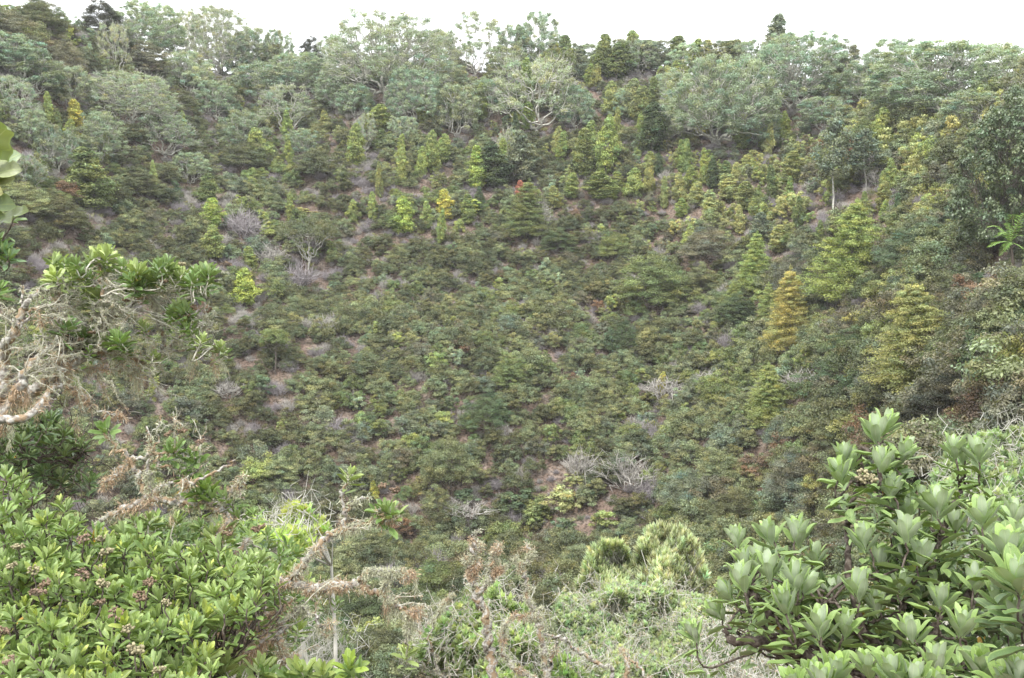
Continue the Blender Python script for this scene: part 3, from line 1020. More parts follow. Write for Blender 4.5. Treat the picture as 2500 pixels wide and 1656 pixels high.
# dark, brown or large feathery shrubs and trees
BIGTEA = [
    (28, 75, 66, 50, 'brown olive', 'large brown dome of foliage at the top left corner', 'the brown corner dome'),
    (238, 38, 52, 36, 'blackish', 'near black tree crown on the skyline at upper left', 'the near black crown'),
    (150, 140, 60, 46, 'brown olive', None, None), (345, 145, 60, 44, 'brown olive', None, None),
    (718, 108, 34, 20, 'blackish', 'black flat topped bush in the skyline gap', 'the black skyline bush'),
    (95, 40, 60, 40, 'dark olive', None, None), (290, 190, 40, 34, 'dark olive', None, None), (640, 130, 50, 26, 'dark olive', None, None),
    (420, 240, 40, 36, 'dark olive', None, None), (560, 360, 60, 34, 'dark olive', None, None), (730, 380, 60, 34, 'dark olive', None, None),
    (60, 470, 66, 48, 'olive', None, None), (150, 500, 60, 44, 'dark olive', None, None), (330, 430, 54, 36, 'dark olive', None, None),
    (1040, 1072, 70, 66, 'olive', 'large feathery shrub with a reddish brown tinted top in the valley', 'the brown topped shrub'),
    (1122, 958, 66, 50, 'dark green', None, None), (1182, 862, 50, 44, 'green', 'bushy bright green crown in the lower middle', 'the bushy green crown'),
    (1500, 655, 88, 66, 'green', 'broad dark green feathery tree on the mid right slope', 'the broad feathery tree'),
    (1618, 650, 42, 40, 'olive', None, None), (1700, 720, 54, 42, 'dark green', None, None),
    (1950, 830, 74, 72, 'dark green', 'grey green bushy tree right of the small lime conifer', 'the grey bushy valley tree'),
    (848, 1262, 84, 52, 'olive', 'smooth dark domed shrub with a rusty right side behind the lichen branch', 'the smooth dark dome'),
    (1010, 1350, 95, 55, 'green', None, None), (840, 1420, 90, 60, 'dark green', None, None), (880, 1510, 100, 60, 'dark olive', None, None),
    (1010, 1450, 80, 60, 'dark olive', None, None), (1340, 1300, 60, 44, 'olive', None, None), (1170, 1270, 60, 40, 'dark olive', None, None),
    (1830, 1105, 76, 62, 'brown olive', None, None), (1660, 1090, 60, 52, 'olive', None, None), (1590, 1140, 70, 50, 'grey green', None, None),
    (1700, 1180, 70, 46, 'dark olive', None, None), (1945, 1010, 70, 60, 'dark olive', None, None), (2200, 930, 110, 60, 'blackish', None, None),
    (2120, 990, 70, 60, 'blackish', 'very dark shrub behind the top of the right foreground bush', None),
    (1640, 565, 80, 40, 'brown olive', 'broad reddish brown shrub above the broad feathery tree', 'the reddish brown shrub'),
    (1830, 640, 60, 50, 'brown olive', None, None), (1440, 780, 46, 38, 'dark green', None, None), (1290, 560, 46, 30, 'dark green', None, None),
    (2290, 900, 80, 50, 'brown olive', None, None), (1420, 570, 44, 34, 'green', None, None), (1880, 700, 60, 44, 'grey green', None, None),
    (2080, 590, 70, 50, 'blue green', None, None), (2150, 550, 60, 44, 'blue green', None, None), (720, 1200, 60, 40, 'dark olive', None, None),
    (640, 1100, 50, 40, 'olive', None, None), (1240, 1290, 60, 40, 'dark olive', None, None), (1100, 1400, 60, 50, 'dark green', None, None),
    (1240, 1400, 50, 50, 'dark olive', None, None), (700, 1480, 60, 60, 'green', None, None), (2265, 735, 50, 36, 'brown olive', 'dull shrub with red tinges low on the right', 'the red tinged shrub')]
for x, y, rx, ry, tone, lab, ref in BIGTEA:
    D('teabig', x, y - ry * .9, y + ry, rx * 1.7, tone, lab, ref, drop=6)
# valley bushes by the bare earth
for x, y, rx, ry, tone, lab, ref in (
        (1300, 1155, 46, 26, 'straw', 'yellow bush on the bare reddish earth of the valley', 'the yellow valley bush'),
        (1190, 1165, 46, 32, 'dark green', 'dark round bush left of the yellow valley bush', None),
        (1228, 1200, 24, 24, 'yellow green', None, None), (1300, 1225, 28, 34, 'blue green', 'small blue green bush below the bare earth', 'the blue green bush'),
        (1400, 1212, 40, 34, 'yellow green', 'yellow green bush right of the bare earth', None), (1330, 1112, 26, 22, 'straw', None, None),
        (1240, 1180, 30, 26, 'green', None, None), (1360, 1150, 26, 20, 'olive', None, None), (1075, 1150, 26, 20, 'blue green', None, None),
        (1480, 870, 24, 20, 'yellow green', None, None), (1410, 800, 16, 30, 'blue green', None, None), (745, 560, 30, 20, 'dark olive', None, None),
        (1090, 480, 26, 22, 'lime', None, None), (700, 490, 26, 10, 'orange', 'small flat orange bush above the umbrella tree', None)):
    D('broad', x, y - ry, y + ry, rx * 2, tone, lab, ref, drop=4)
for x, y, rx, ry, lab, ref in (
        (1450, 1095, 66, 40, 'large grey purple dead shrub in the valley, biggest of the dead ones', 'the big dead thicket'),
        (1338, 1075, 42, 34, 'dead shrub with bare white forked limbs left of the big dead thicket', None),
        (1485, 1000, 40, 26, None, None), (1090, 1185, 56, 26, 'pale dead brush on the valley floor left of the yellow valley bush', None), (1860, 880, 50, 24, None, None),
        (1535, 900, 60, 28, None, None), (1250, 505, 24, 44, 'bare white twiggy sapling touching the wide green cone', None), (720, 570, 26, 18, None, None), (745, 750, 30, 20, None, None),
        (560, 520, 44, 28, None, None), (620, 590, 50, 26, None, None), (690, 640, 46, 24, None, None), (1380, 560, 26, 20, None, None), (1650, 880, 40, 24, None, None),
        (1270, 1350, 46, 30, 'grey leafless bush between the two lichen branches at bottom', None), (530, 900, 46, 24, None, None), (780, 990, 40, 22, None, None), (1050, 1170, 40, 20, None, None),
        (1510, 1130, 36, 26, None, None), (1690, 790, 30, 22, None, None)):
    D('dead', x, y - ry, y + ry, rx * 2, 'olive', lab, ref, drop=2)

# ------------------------------------------------------------------ automatic cover of the slopes
BARE = [(1285 * DS, 1150 * DS, 88), (1335 * DS, 1208 * DS, 84), (1780 * DS, 330 * DS, 40), (1850 * DS, 300 * DS, 34), (1240 * DS, 1150 * DS, 30)]


def region_pick(px, py):
    """which plant and tone grow at this place of the hillside"""
    x, y = px / DS, py / DS
    u = rng.random()
    right = np.clip((x - 1250) / 350, 0, 1) * np.clip((620 - y) / 120, 0, 1) * np.clip((y - 180) / 80, 0, 1)
    right = max(right, np.clip((x - 1950) / 250, 0, 1) * np.clip((730 - y) / 80, 0, 1) * np.clip((y - 420) / 100, 0, 1) * 0.8)
    grey = math.exp(-((x - 720) / 300) ** 2 - ((y - 600) / 130) ** 2) + 0.6 * math.exp(-((x - 1100) / 250) ** 2 - ((y - 1180) / 60) ** 2)
    up = np.clip((330 - y) / 160, 0, 1)
    if x > 1880 and y > 560 + (2367 - x) * .12:
        return 'tea', random.choice(['dark olive', 'olive', 'brown olive', 'dark olive', 'dark green', 'brown olive', 'mid yellow'] if rng.random() > .06 else ['rust'])
    if u < 0.62 * right:
        return 'broad', random.choice(['straw', 'mid yellow', 'mid yellow', 'yellow green', 'brown olive', 'grey green', 'straw', 'olive'])
    if u > 1 - 0.42 * grey:
        return 'dead', 'olive'
    if u > 0.89 - 0.10 * np.clip((1300 - x) / 500, 0, 1):
        return 'dead', 'olive'
    if rng.random() < 0.06 + 0.16 * up:
        return 'broad', random.choice(['green', 'yellow green', 'olive', 'sage', 'blue green'])
    if rng.random() < 0.22 * up:
        return 'broad', 'sage'
    n = float(vnoise(px, py, 210, 5)) + rng.normal() * 0.22
    low = np.clip((x - 1300) / 600, 0, 1) * np.clip((y - 500) / 300, 0, 1)
    if n < 0.28: t = 'dark olive'
    elif n < 0.42: t = 'brown olive' if rng.random() < 0.2 + 0.35 * low else 'olive'
    elif n < 0.62: t = 'olive'
    elif n < 0.76: t = 'green' if rng.random() > low * 0.7 else 'grey green'
    elif n < 0.9: t = 'grey green'
    else: t = 'yellow green' if rng.random() < 0.3 * (1 - low) else 'olive'
    if rng.random() < 0.012: t = 'rust'
    return 'tea', t


CLEAR.append((2462, 680, 75, 75))
cand = []
step = 0.92
for gx in np.arange(-92, 92, step):
    for gy in np.arange(20, 128, step):
        x, y = gx + rng.uniform(-.5, .5) * step, gy + rng.uniform(-.5, .5) * step
        z = h1(x, y)
        px, py, d = proj((x, y, z))
        r = math.hypot(x, y)
        if px < -900 or px > 3500 or py > 1760:
            continue
        if any((px - bx) ** 2 + (py - by) ** 2 * 2 < br * br for bx, by, br in BARE):
            continue
        if d < 34 and px < 2150:
            continue
        cand.append((x, y, z, px, py, d, r))
occ = np.array(OCC)
keep = []
for c in cand:
    dd = np.hypot(occ[:, 0] - c[0], occ[:, 1] - c[1])
    if np.any(dd < occ[:, 2] * 0.5):
        continue
    bpy_ = proj((c[0], c[1], c[2] - 0.0))
    if any(abs(bpy_[0] - a_) < w_ and -4 < bpy_[1] - b_ < hh_ for a_, b_, w_, hh_ in CLEAR):
        continue
    # beyond the ridge only a fringe is kept
    j = np.interp(math.atan2(c[0], c[1]), AZ, TR[:, 6])
    if c[6] > j + 3:
        continue
    kind, tone = region_pick(c[3], c[4])
    keep.append((c, kind, tone))
keep.sort(key=lambda k: k[0][5])
count = {k: sum(1 for p in PLANTS if NAMES[p['kind']] == NAMES[k]) for k in ('tea', 'broad', 'dead')}
limit = {'tea': 296, 'broad': 270, 'dead': 150}
stuff = {k: [] for k in ('tea', 'broad', 'dead')}
for c, kind, tone in keep:
    x, y, z, px, py, d, r = c
    e = LIB[kind]
    v = int(rng.integers(len(e)))
    s = rng.uniform(0.38, 0.76) * (1 + 0.25 * np.clip((px - 1500) / 700, 0, 1)) * (0.85 if kind == 'dead' else 1.0) * (1.25 if rng.random() < .1 else 1) * (1 + 0.25 * (vnoise(x, y, 20, 9) - .5))
    s = float(s)
    inside = -40 < px < 2540 and -20 < py < 1640
    if inside and count[kind] < limit[kind]:
        count[kind] += 1
        place(kind, (x, y, z - 0.1), e[v]['W'] * s, e[v]['H'] * s * rng.uniform(0.9, 1.2), tone, variant=v)
    else:
        stuff[kind].append((x, y, z - 0.1, v, s, rng.uniform(0, 6.283), *tintv(tone, 0.12)))


def scatter(name, label, sources, pts):
    """one object of uncountable cover: points carrying copies"""
    coll = bpy.data.collections.new(name + '_sources')
    for i, me in enumerate(sources):
        coll.objects.link(bpy.data.objects.new('%s_%02d' % (name, i), me))
    a = np.array(pts, float)
    me = bpy.data.meshes.new(name)
    me.vertices.add(len(a))
    me.vertices.foreach_set('co', a[:, :3].ravel().astype(np.float32))
    for nm, typ, dat in (('vi', 'INT', a[:, 3].astype(np.int32)), ('sc', 'FLOAT', a[:, 4].astype(np.float32)), ('rz', 'FLOAT', a[:, 5].astype(np.float32))):
        at_ = me.attributes.new(nm, typ, 'POINT')
        at_.data.foreach_set('value', dat)
    at_ = me.attributes.new('tint', 'FLOAT_COLOR', 'POINT')
    at_.data.foreach_set('color', np.hstack([a[:, 6:9], np.ones((len(a), 1))]).ravel().astype(np.float32))
    o = obj(name, me)
    tag(o, label, None, None, 'stuff')
    ng = bpy.data.node_groups.new(name, 'GeometryNodeTree')
    ng.interface.new_socket('Geometry', in_out='INPUT', socket_type='NodeSocketGeometry')
    ng.interface.new_socket('Geometry', in_out='OUTPUT', socket_type='NodeSocketGeometry')
    gi, go = ng.nodes.new('NodeGroupInput'), ng.nodes.new('NodeGroupOutput')
    mp = ng.nodes.new('GeometryNodeMeshToPoints')
    ip = ng.nodes.new('GeometryNodeInstanceOnPoints')
    ci = ng.nodes.new('GeometryNodeCollectionInfo')
    ci.inputs['Collection'].default_value = coll
    ci.inputs['Separate Children'].default_value = True
    ci.inputs['Reset Children'].default_value = True

    def named(nm, typ):
        n = ng.nodes.new('GeometryNodeInputNamedAttribute')
        n.data_type = typ
        n.inputs['Name'].default_value = nm
        return n.outputs[0]
    cx = ng.nodes.new('ShaderNodeCombineXYZ')
    ng.links.new(named('rz', 'FLOAT'), cx.inputs[2])
    ng.links.new(gi.outputs[0], mp.inputs[0])
    ng.links.new(mp.outputs[0], ip.inputs['Points'])
    ng.links.new(ci.outputs[0], ip.inputs['Instance'])
    ip.inputs['Pick Instance'].default_value = True
    ng.links.new(named('vi', 'INT'), ip.inputs['Instance Index'])
    ng.links.new(cx.outputs[0], ip.inputs['Rotation'])
    ng.links.new(named('sc', 'FLOAT'), ip.inputs['Scale'])
    ng.links.new(ip.outputs[0], go.inputs[0])
    md = o.modifiers.new('cover', 'NODES')
    md.node_group = ng
    return o


scatter('shrub_cover', 'dense cover of feathery olive shrubs over the far slope', [e['mesh'] for e in LIB['tea']], stuff['tea'])
scatter('yellow_brush', 'mass of yellowish leafy brush over the far slope', [e['mesh'] for e in LIB['broad']], stuff['broad'])
scatter('dead_brush_cover', 'grey dead brush scattered over the far slope', [e['mesh'] for e in LIB['dead']], stuff['dead'])
# undergrowth in the gaps
und = []
for c in cand[::2] + [c_ for c_ in cand if any(abs(c_[3] - a_) < w_ and -4 < c_[4] - b_ < hh_ for a_, b_, w_, hh_ in CLEAR)]:
    x, y, z, px, py, d, r = c
    x += rng.uniform(-.7, .7); y += rng.uniform(-.7, .7)
    u = rng.random()
    v = 0 if u < 0.25 else (1 if u < 0.5 else (2 if u < 0.8 else 3))
    t = random.choice(['green', 'blue green', 'grey green']) if v == 0 else random.choice(['straw', 'olive', 'grey green', 'brown olive'])
    und.append((x, y, h1(x, y), v, rng.uniform(0.5, 0.9) * (0.6 if v > 1 else 1), rng.uniform(0, 6.28), *tintv(t)))
for bx, by, br in BARE:
    for _ in range(14):
        g = ground(bx + rng.normal() * br * .6, by + rng.normal() * br * .35)
        v = int(rng.integers(0, 4))
        und.append((*g, v, rng.uniform(.3, .7) * (0.5 if v > 1 else 1), rng.uniform(0, 6.28), *tintv(random.choice(['green', 'straw', 'grey green']))))
scatter('undergrowth', 'ferns, tufts and fallen twigs between the shrubs', [LIB['fern'][0]['mesh'], LIB['grass'][0]['mesh'], LIB['dead'][0]['mesh'], LIB['dead'][2]['mesh']], und)
# cover on the viewer's own slope, below the frame
near = []
for gx in np.arange(-34, 34, 2.4):
    for gy in np.arange(-14, 34, 2.4):
        x, y = gx + rng.uniform(-1, 1), gy + rng.uniform(-1, 1)
        z = h1(x, y)
        rr = math.hypot(x, y)
        if rr < 4.5 or (y < 0 and abs(x) < 2):
            continue
        s = rng.uniform(0.8, 1.3)
        v = int(rng.integers(7))
        _, py, dd = proj((x, y, z + LIB['tea'][v]['H'] * s))
        if y > 2 and py < 1680 and x < 8:
            s *= 0.6
            _, py, dd = proj((x, y, z + LIB['tea'][v]['H'] * s))
            if py < 1640 and x < 8:
                continue
        near.append((x, y, z - 0.1, v, s, rng.uniform(0, 6.28), *tintv(random.choice(['olive', 'green', 'dark olive', 'dark green']))))
scatter('near_slope_cover', 'shrubs covering the near slope below the viewpoint', [e['mesh'] for e in LIB['tea']], near)
# ------------------------------------------------------------------ foreground: leaf templates, rosettes, limbs, lichen
def leaf_template(fold, curl, twist, nseg=7, wavy=0.0, acro=1.22):
    t = 1 - (1 - np.linspace(0, 1, nseg + 1)) ** 1.35
    w = np.clip(1 - np.abs((t - 0.56) / np.where(t < 0.56, 0.62, 0.44)) ** 2.1, 0, 1) ** 0.62
    w *= np.clip(t / 0.3, 0, 1) ** 0.45
    w[0], w[-1] = 0.10, 0.04
    v, l = [], []
    for i, tt in enumerate(t):
        zc = -curl * tt * tt + 0.02 * math.sin(tt * 9)
        for u in (-1, 0, 1):
            wz = wavy * math.sin(tt * 17 + u * 1.3) * abs(u)
            ww = w[i] * (1 + (wavy * 1.2 * math.sin(tt * 23 + u)))
            v.append((u * ww * 0.5, tt, zc + abs(u) * fold * w[i] + u * twist * tt * w[i] + wz * 0.35))
            l.append((u, tt, 0))
    f = []
    for i in range(nseg):
        a, b = i * 3, (i + 1) * 3
        f += [(a, a + 1, b + 1, b), (a + 1, a + 2, b + 2, b + 1)]
    return np.array(v, float), np.array(f), np.array(l, float)


TPL = [leaf_template(.12, -.10, .04), leaf_template(.16, .0, -.05), leaf_template(.09, -.16, .02), leaf_template(.14, .05, .0), leaf_template(.06, .14, -.04)]
WAVY = [leaf_template(.05, .12, .03, 14, .12, 0.8), leaf_template(.08, .2, -.08, 14, .16, 0.8)]


def tpl_mesh(name, tp, ratio, mat):
    """ratio = width / length"""
    v, f, l = tp
    mb = MB()
    vv = v.copy()
    vv[:, 0] *= ratio
    mb.add(vv, f, 0, (1, 1, 1), l)
    return mb.mesh(name, [mat], True)


class Leaves:
    def __init__(s, ratio, tpls=TPL, name='leaf', mat=None):
        s.r, s.tpls, s.mat = [], tpls, mat or M_LEAF
        s.ratio = ratio
        s.me = [tpl_mesh(name, t, ratio, s.mat) for t in tpls]

    def add(s, p, d, n, L, tint, age):
        s.r.append((np.array(p), nrm(np.array(d)), np.array(n), L, np.array(tint), age, int(rng.integers(len(s.tpls)))))

    def frame(s, d, n):
        sd = nrm(np.cross(d, n))
        return sd, np.cross(sd, d)

    def build(s, root, limit=300, stuff_name='foliage', label=None):
        o0 = np.array(root.location)

        def score(r):
            px, py, z = proj(r[0] + r[1] * r[3] * .5)
            if z < .2 or px < -30 or px > 2530 or py < -30 or py > 1690:
                return -1
            return r[3] / z - (z * 0.004)
        order = sorted(range(len(s.r)), key=lambda i: -score(s.r[i]))
        mb = MB()
        for k, i in enumerate(order):
            p, d, n, L, tint, age, v = s.r[i]
            sd, nn = s.frame(d, n)
            if k < limit and score(s.r[i]) > 0:
                o = bpy.data.objects.new('leaf', s.me[v])
                COL.objects.link(o)
                o.parent = root
                M = np.eye(4)
                M[:3, 0], M[:3, 1], M[:3, 2], M[:3, 3] = sd * L, d * L, nn * L, p - o0
                o.matrix_basis = Matrix(M.tolist())
                o['tint'] = [float(x) for x in tint]
                o['age'] = float(age)
                if tint[0] > tint[1] * 1.15:
                    o['label'] = 'yellowed orange leaf'
            else:
                tv, tf, tl = s.tpls[v]
                q = p + (tv[:, :1] * s.ratio * sd + tv[:, 1:2] * d + tv[:, 2:3] * nn) * L
                l = tl.copy()
                l[:, 2] = age
                mb.add(q, tf, 0, tint, l)
        if mb.n:
            o = obj(stuff_name, mb.mesh(stuff_name, [s.mat], True, o0), root, None, (1, 1, 1))
            o['kind'] = 'stuff'


def smooth_path(pts, n=6, wig=0.0):
    p = np.asarray(pts, float)
    q = np.vstack([2 * p[0] - p[1], p, 2 * p[-1] - p[-2]])
    out = []
    for i in range(1, len(q) - 2):
        for t in np.linspace(0, 1, n, endpoint=False):
            out.append(0.5 * ((2 * q[i]) + (-q[i - 1] + q[i + 1]) * t + (2 * q[i - 1] - 5 * q[i] + 4 * q[i + 1] - q[i + 2]) * t * t
                              + (-q[i - 1] + 3 * q[i] - 3 * q[i + 1] + q[i + 2]) * t ** 3))
    out.append(p[-1])
    out = np.array(out)
    if wig:
        out[1:-1] += rng.normal(size=(len(out) - 2, 3)) * wig
    return out


def tube(mb, path, r0, r1, sides=7, mat=0, lump=0.12):
    p = np.asarray(path, float)
    n = len(p)
    t = nrm(np.gradient(p, axis=0))
    a = nrm(np.cross(t[0], [0.3, 0.2, 1.0]))
    th = np.arange(sides) * 2 * math.pi / sides
    V = []
    for i in range(n):
        a = nrm(a - t[i] * (a @ t[i]))
        b = np.cross(t[i], a)
        r = (r0 + (r1 - r0) * (i / (n - 1)) ** 0.9) * (1 + lump * rng.normal(size=sides) * 0.6)
        V.append(p[i] + (np.cos(th)[:, None] * a + np.sin(th)[:, None] * b) * r[:, None])
    V.append(p[-1:] + t[-1:] * r1)
    V = np.concatenate(V)
    i = np.arange(n - 1)[:, None] * sides
    j = np.arange(sides)[None]
    j2 = (j + 1) % sides
    f = np.stack([i + j, i + j2, i + sides + j2, i + sides + j], -1).reshape(-1, 4)
    mb.add(V, f, mat)
    k = (n - 1) * sides
    cap = np.array([[k + q, k + (q + 1) % sides, n * sides] for q in range(sides)])
    mb.f.append((cap + mb.n - len(V), mat))


GAIN = 1.0


def rosette(LV, c, ax, L, n=15, fresh=(.20, .30, .11), old=(.075, .125, .045), spread=(14, 82), stem=0.05, tail=5, tail_len=0.12, agew=(0.0, 0.35)):
    ax = nrm(np.array(ax, float))
    u = nrm(np.cross(ax, [0.31, 0.5, 0.2]))
    v = np.cross(ax, u)
    ph0 = rng.random() * 6.28
    for i in range(n + tail):
        if i < n:
            t = i / max(n - 1, 1)
            th = math.radians(spread[0] + (spread[1] - spread[0]) * t ** 0.85 + rng.normal() * 5)
            off = -stem * t
            s = (0.62 + 0.43 * min(1, t * 1.8)) * rng.uniform(0.88, 1.1)
            f = min(1, max(0, t * 1.15 - 0.12 + rng.normal() * 0.1))
            age = agew[0] + (agew[1] - agew[0]) * t
        else:
            q = (i - n + 1) / tail
            th = math.radians(rng.uniform(68, 112))
            off = -stem - tail_len * q
            s = rng.uniform(0.75, 1.05)
            f = 1.0
            age = rng.uniform(0.4, 1.0)
        ph = ph0 + i * 2.39996 + rng.normal() * 0.12
        r = u * math.cos(ph) + v * math.sin(ph)
        d = ax * math.cos(th) + r * math.sin(th)
        nn = -r * math.cos(th) + ax * math.sin(th) + rng.normal(size=3) * 0.10
        col = (np.array(fresh) * (1 - f) + np.array(old) * f) * rng.uniform(0.82, 1.2)
        if rng.random() < 0.004 and i > n * .6:
            col = np.array((.52, .30, .04)) * rng.uniform(.8, 1.1)
        LV.add(np.array(c) + ax * off + r * 0.004, d, nn, L * s, col, age)


def stem_to(mb, hub, c, ax, r0, r1=0.0028, n=5, wig=0.004, sides=6, tail=0.12):
    hub, c, ax = np.array(hub), np.array(c), nrm(np.array(ax, float))
    D_ = np.linalg.norm(c - hub)
    p = [hub, hub + (c - hub) * 0.35 + np.array([0, 0, -0.04 * D_]), c - ax * min(tail, D_ * .4) + rng.normal(size=3) * 0.01, c]
    tube(mb, smooth_path(p, n, wig), r0, r1, sides)


def blob(mb, c, r, col, mat=0):
    a = (1 + 5 ** .5) / 2
    v = nrm(np.array([(-1, a, 0), (1, a, 0), (-1, -a, 0), (1, -a, 0), (0, -1, a), (0, 1, a), (0, -1, -a), (0, 1, -a), (a, 0, -1), (a, 0, 1), (-a, 0, -1), (-a, 0, 1)], float))
    f = np.array([(0, 11, 5), (0, 5, 1), (0, 1, 7), (0, 7, 10), (0, 10, 11), (1, 5, 9), (5, 11, 4), (11, 10, 2), (10, 7, 6), (7, 1, 8), (3, 9, 4), (3, 4, 2),
                  (3, 2, 6), (3, 6, 8), (3, 8, 9), (4, 9, 5), (2, 4, 11), (6, 2, 10), (8, 6, 7), (9, 8, 1)])
    mb.add(v * r * rng.uniform(.8, 1.2, (12, 1)) + c, f, mat, col)


def seed_head_mesh(tone):
    mb = MB()
    for i in range(30):
        d = rdir(1)[0]
        d[2] = abs(d[2]) * 0.8 + 0.1
        c = d * rng.uniform(0.5, 1.0) * np.array([1, 1, .8])
        base = {'cream': (.36, .32, .20), 'brown': (.22, .16, .11), 'pink': (.28, .20, .15)}[tone]
        blob(mb, c, rng.uniform(.13, .22), np.array(base) * rng.uniform(.6, 1.35))
        cones(mb, np.array([[0, 0, -.2]]), c[None], .04, .03, 0, 3, (.3, .26, .18))
    return mb.mesh('seed_head', [M_DEAD], True)


SEED = {k: seed_head_mesh(k) for k in ('cream', 'brown', 'pink')}


def seed_head(root, p, r, tone='cream'):
    o = obj('seed_head', SEED[tone], root, np.array(p) - np.array(root.location))
    o.scale = (r, r, r)
    o.rotation_euler = (rng.normal() * .3, rng.normal() * .3, rng.random() * 6)
    return o


def lichen(mb, path, r, per_m=1500, L=0.045, W=0.004, hang=0.6, orange=0.5, fluff=1.0, seed=0):
    per_m, L, hang = per_m * .8, L * .5, hang * .6
    p = np.asarray(path)
    seg = np.linalg.norm(np.diff(p, axis=0), axis=1)
    n = int(seg.sum() * per_m)
    if n < 3:
        return
    s = np.concatenate([[0], np.cumsum(seg)])
    # patchy along the branch
    q = rng.random(n) * s[-1]
    patch = vnoise(q * 1.0, np.full(n, seed * 3.7), 0.09, seed)
    q = q[rng.random(n) < (patch * 2.0 - 0.45)]
    n = len(q)
    if n < 3:
        return
    pos = np.stack([np.interp(q, s, p[:, k]) for k in range(3)], 1)
    u = rdir(n)
    tone = vnoise(q, np.full(n, seed * 1.3 + 9), 0.13, seed + 3) + rng.normal(size=n) * 0.12
    isor = tone < orange
    base = np.where(isor[:, None], np.array([[.56, .42, .29]]), np.array([[.58, .58, .42]]))
    wh = (rng.random(n) < 0.12)[:, None]
    base = np.where(wh, np.array([[.55, .55, .48]]), base) * rng.uniform(.6, 1.3, (n, 1))
    pos0 = pos + u * (r * rng.uniform(.3, 1.0, (n, 1)))
    d = u * fluff * rng.uniform(.5, 1, (n, 1)) + np.array([0, 0, -hang]) + rng.normal(size=(n, 3)) * 0.3
    ll = L * rng.uniform(.4, 1.3, n) * np.where(isor, 1.15, 0.85)
    leaves(mb, pos0, d, ll, W, 0, base)
    tip = pos0 + nrm(d) * ll[:, None] * .8
    d2 = d * .6 + np.array([0, 0, -hang * .8]) + rng.normal(size=(n, 3)) * 0.5
    leaves(mb, tip, d2, ll * .7, W * .7, 0, base * 1.05)


class Plant:
    """foreground tree or shrub: root empty with limbs, twigs, lichen, leaves and seed heads as parts"""

    def __init__(s, name, base, label, cat, ratio=0.40, group=None):
        s.root = empty(name, base, label, cat, group)
        s.o0 = np.array(s.root.location)
        s.LV = Leaves(ratio, mat=M_BIG if name == 'felted_leaf_shrub' else M_LEAF)
        s.tw = MB()
        s.li = MB()
        s.paths = []

    def limb(s, pts, r0, r1, lich=0, orange=.5, mat=None, wig=0.006, L=.045, hang=.6, name='limb', sides=8, W=.004, fluff=1.0):
        path = smooth_path(pts, 7, wig)
        if mat is None:
            r0, r1 = r0 * 1.2, r1 * 1.3
        mb = MB()
        tube(mb, path, r0, r1, sides, 0, .12)
        obj(name, mb.mesh(name, [mat or M_LBARK], True, s.o0), s.root)
        s.paths.append((path, r0, r1))
        if lich:
            lichen(s.li, path, (r0 + r1) / 2, lich, L, W, hang, orange, fluff, len(s.paths) + int(abs(s.o0[0]) * 10))
        return path

    def twig_fan(s, n, bias, length, lich=900, orange=.3, spread=.7, only=None, r=.0036, ymin=-999, xmax=9999):
        for _ in range(n):
            path, r0, r1 = s.paths[int(rng.integers(len(s.paths)))] if only is None else s.paths[random.choice(only)]
            k = int(rng.integers(len(path) // 3, len(path)))
            p = path[k]
            d = nrm(np.array(bias) + rng.normal(size=3) * spread)
            L = length * rng.uniform(.5, 1.2)
            ex, ey, _z = proj(p + d * L * 1.3)
            if ey < ymin or ex > xmax:
                continue
            a = bend(p, p + d * L, 5, wig=.07, lift=.06)
            tube(s.tw, a, r, r * .5, 4)
            if lich:
                lichen(s.li, a, r, lich, .022, .003, .5, orange, 1.0, int(rng.integers(99)))
            for q in range(int(rng.integers(2, 5))):
                b0 = a[int(rng.integers(1, 5))]
                e = b0 + nrm(d + rng.normal(size=3) * .75) * L * rng.uniform(.3, .6)
                b = bend(b0, e, 4, wig=.08)
                tube(s.tw, b, r * .6, r * .3, 3)
                if lich and rng.random() < .7:
                    lichen(s.li, b, r * .5, lich, .018, .0026, .5, orange, 1.0, int(rng.integers(99)))
                for w in range(2):
                    c0 = b[int(rng.integers(1, 4))]
                    tube(s.tw, bend(c0, c0 + nrm(d + rng.normal(size=3) * .9) * L * rng.uniform(.12, .3), 3, wig=.05), r * .35, r * .2, 3)

    def ros(s, c, ax, L, hub=None, r0=.006, **kw):
        if hub is None:
            best = min(((np.linalg.norm(p - c), p) for path, _, _ in s.paths for p in path[::2]), key=lambda t: t[0] + (0.5 * max(0, t[1][2] - c[2])))
            hub = best[1]
        stem_to(s.tw, hub, c, ax, r0)
        rosette(s.LV, c, ax, L, **kw)

    def finish(s, limit=300, twig_name='twigs', lich_name='lichen', twmat=None):
        if s.tw.n:
            o = obj(twig_name, s.tw.mesh(twig_name, [twmat or M_STEM], True, s.o0), s.root)
            o['kind'] = 'stuff'
        if s.li.n:
            o = obj(lich_name, s.li.mesh(lich_name, [M_LICH], False, s.o0), s.root)
            o['kind'] = 'stuff'
        if s.LV.r:
            s.LV.build(s.root, limit)


def in_poly(x, y, poly):
    c = False
    j = len(poly) - 1
    for i in range(len(poly)):
        xi, yi = poly[i]
        xj, yj = poly[j]
        if (yi > y) != (yj > y) and x < (xj - xi) * (y - yi) / (yj - yi) + xi:
            c = not c
        j = i
    return c


def poly_pts(poly, n, sep=0):
    xs = [p[0] for p in poly]; ys = [p[1] for p in poly]
    out = []
    tries = 0
    while len(out) < n and tries < n * 80:
        tries += 1
        x, y = rng.uniform(min(xs), max(xs)), rng.uniform(min(ys), max(ys))
        if in_poly(x, y, poly) and (not sep or all((x - a) ** 2 + (y - b) ** 2 > sep * sep for a, b in out)):
            out.append((x, y))
    return out


def upax(lean=0.25, toward=0.15):
    return nrm(np.array([rng.normal() * lean, -toward + rng.normal() * lean * .8, 1.0]))


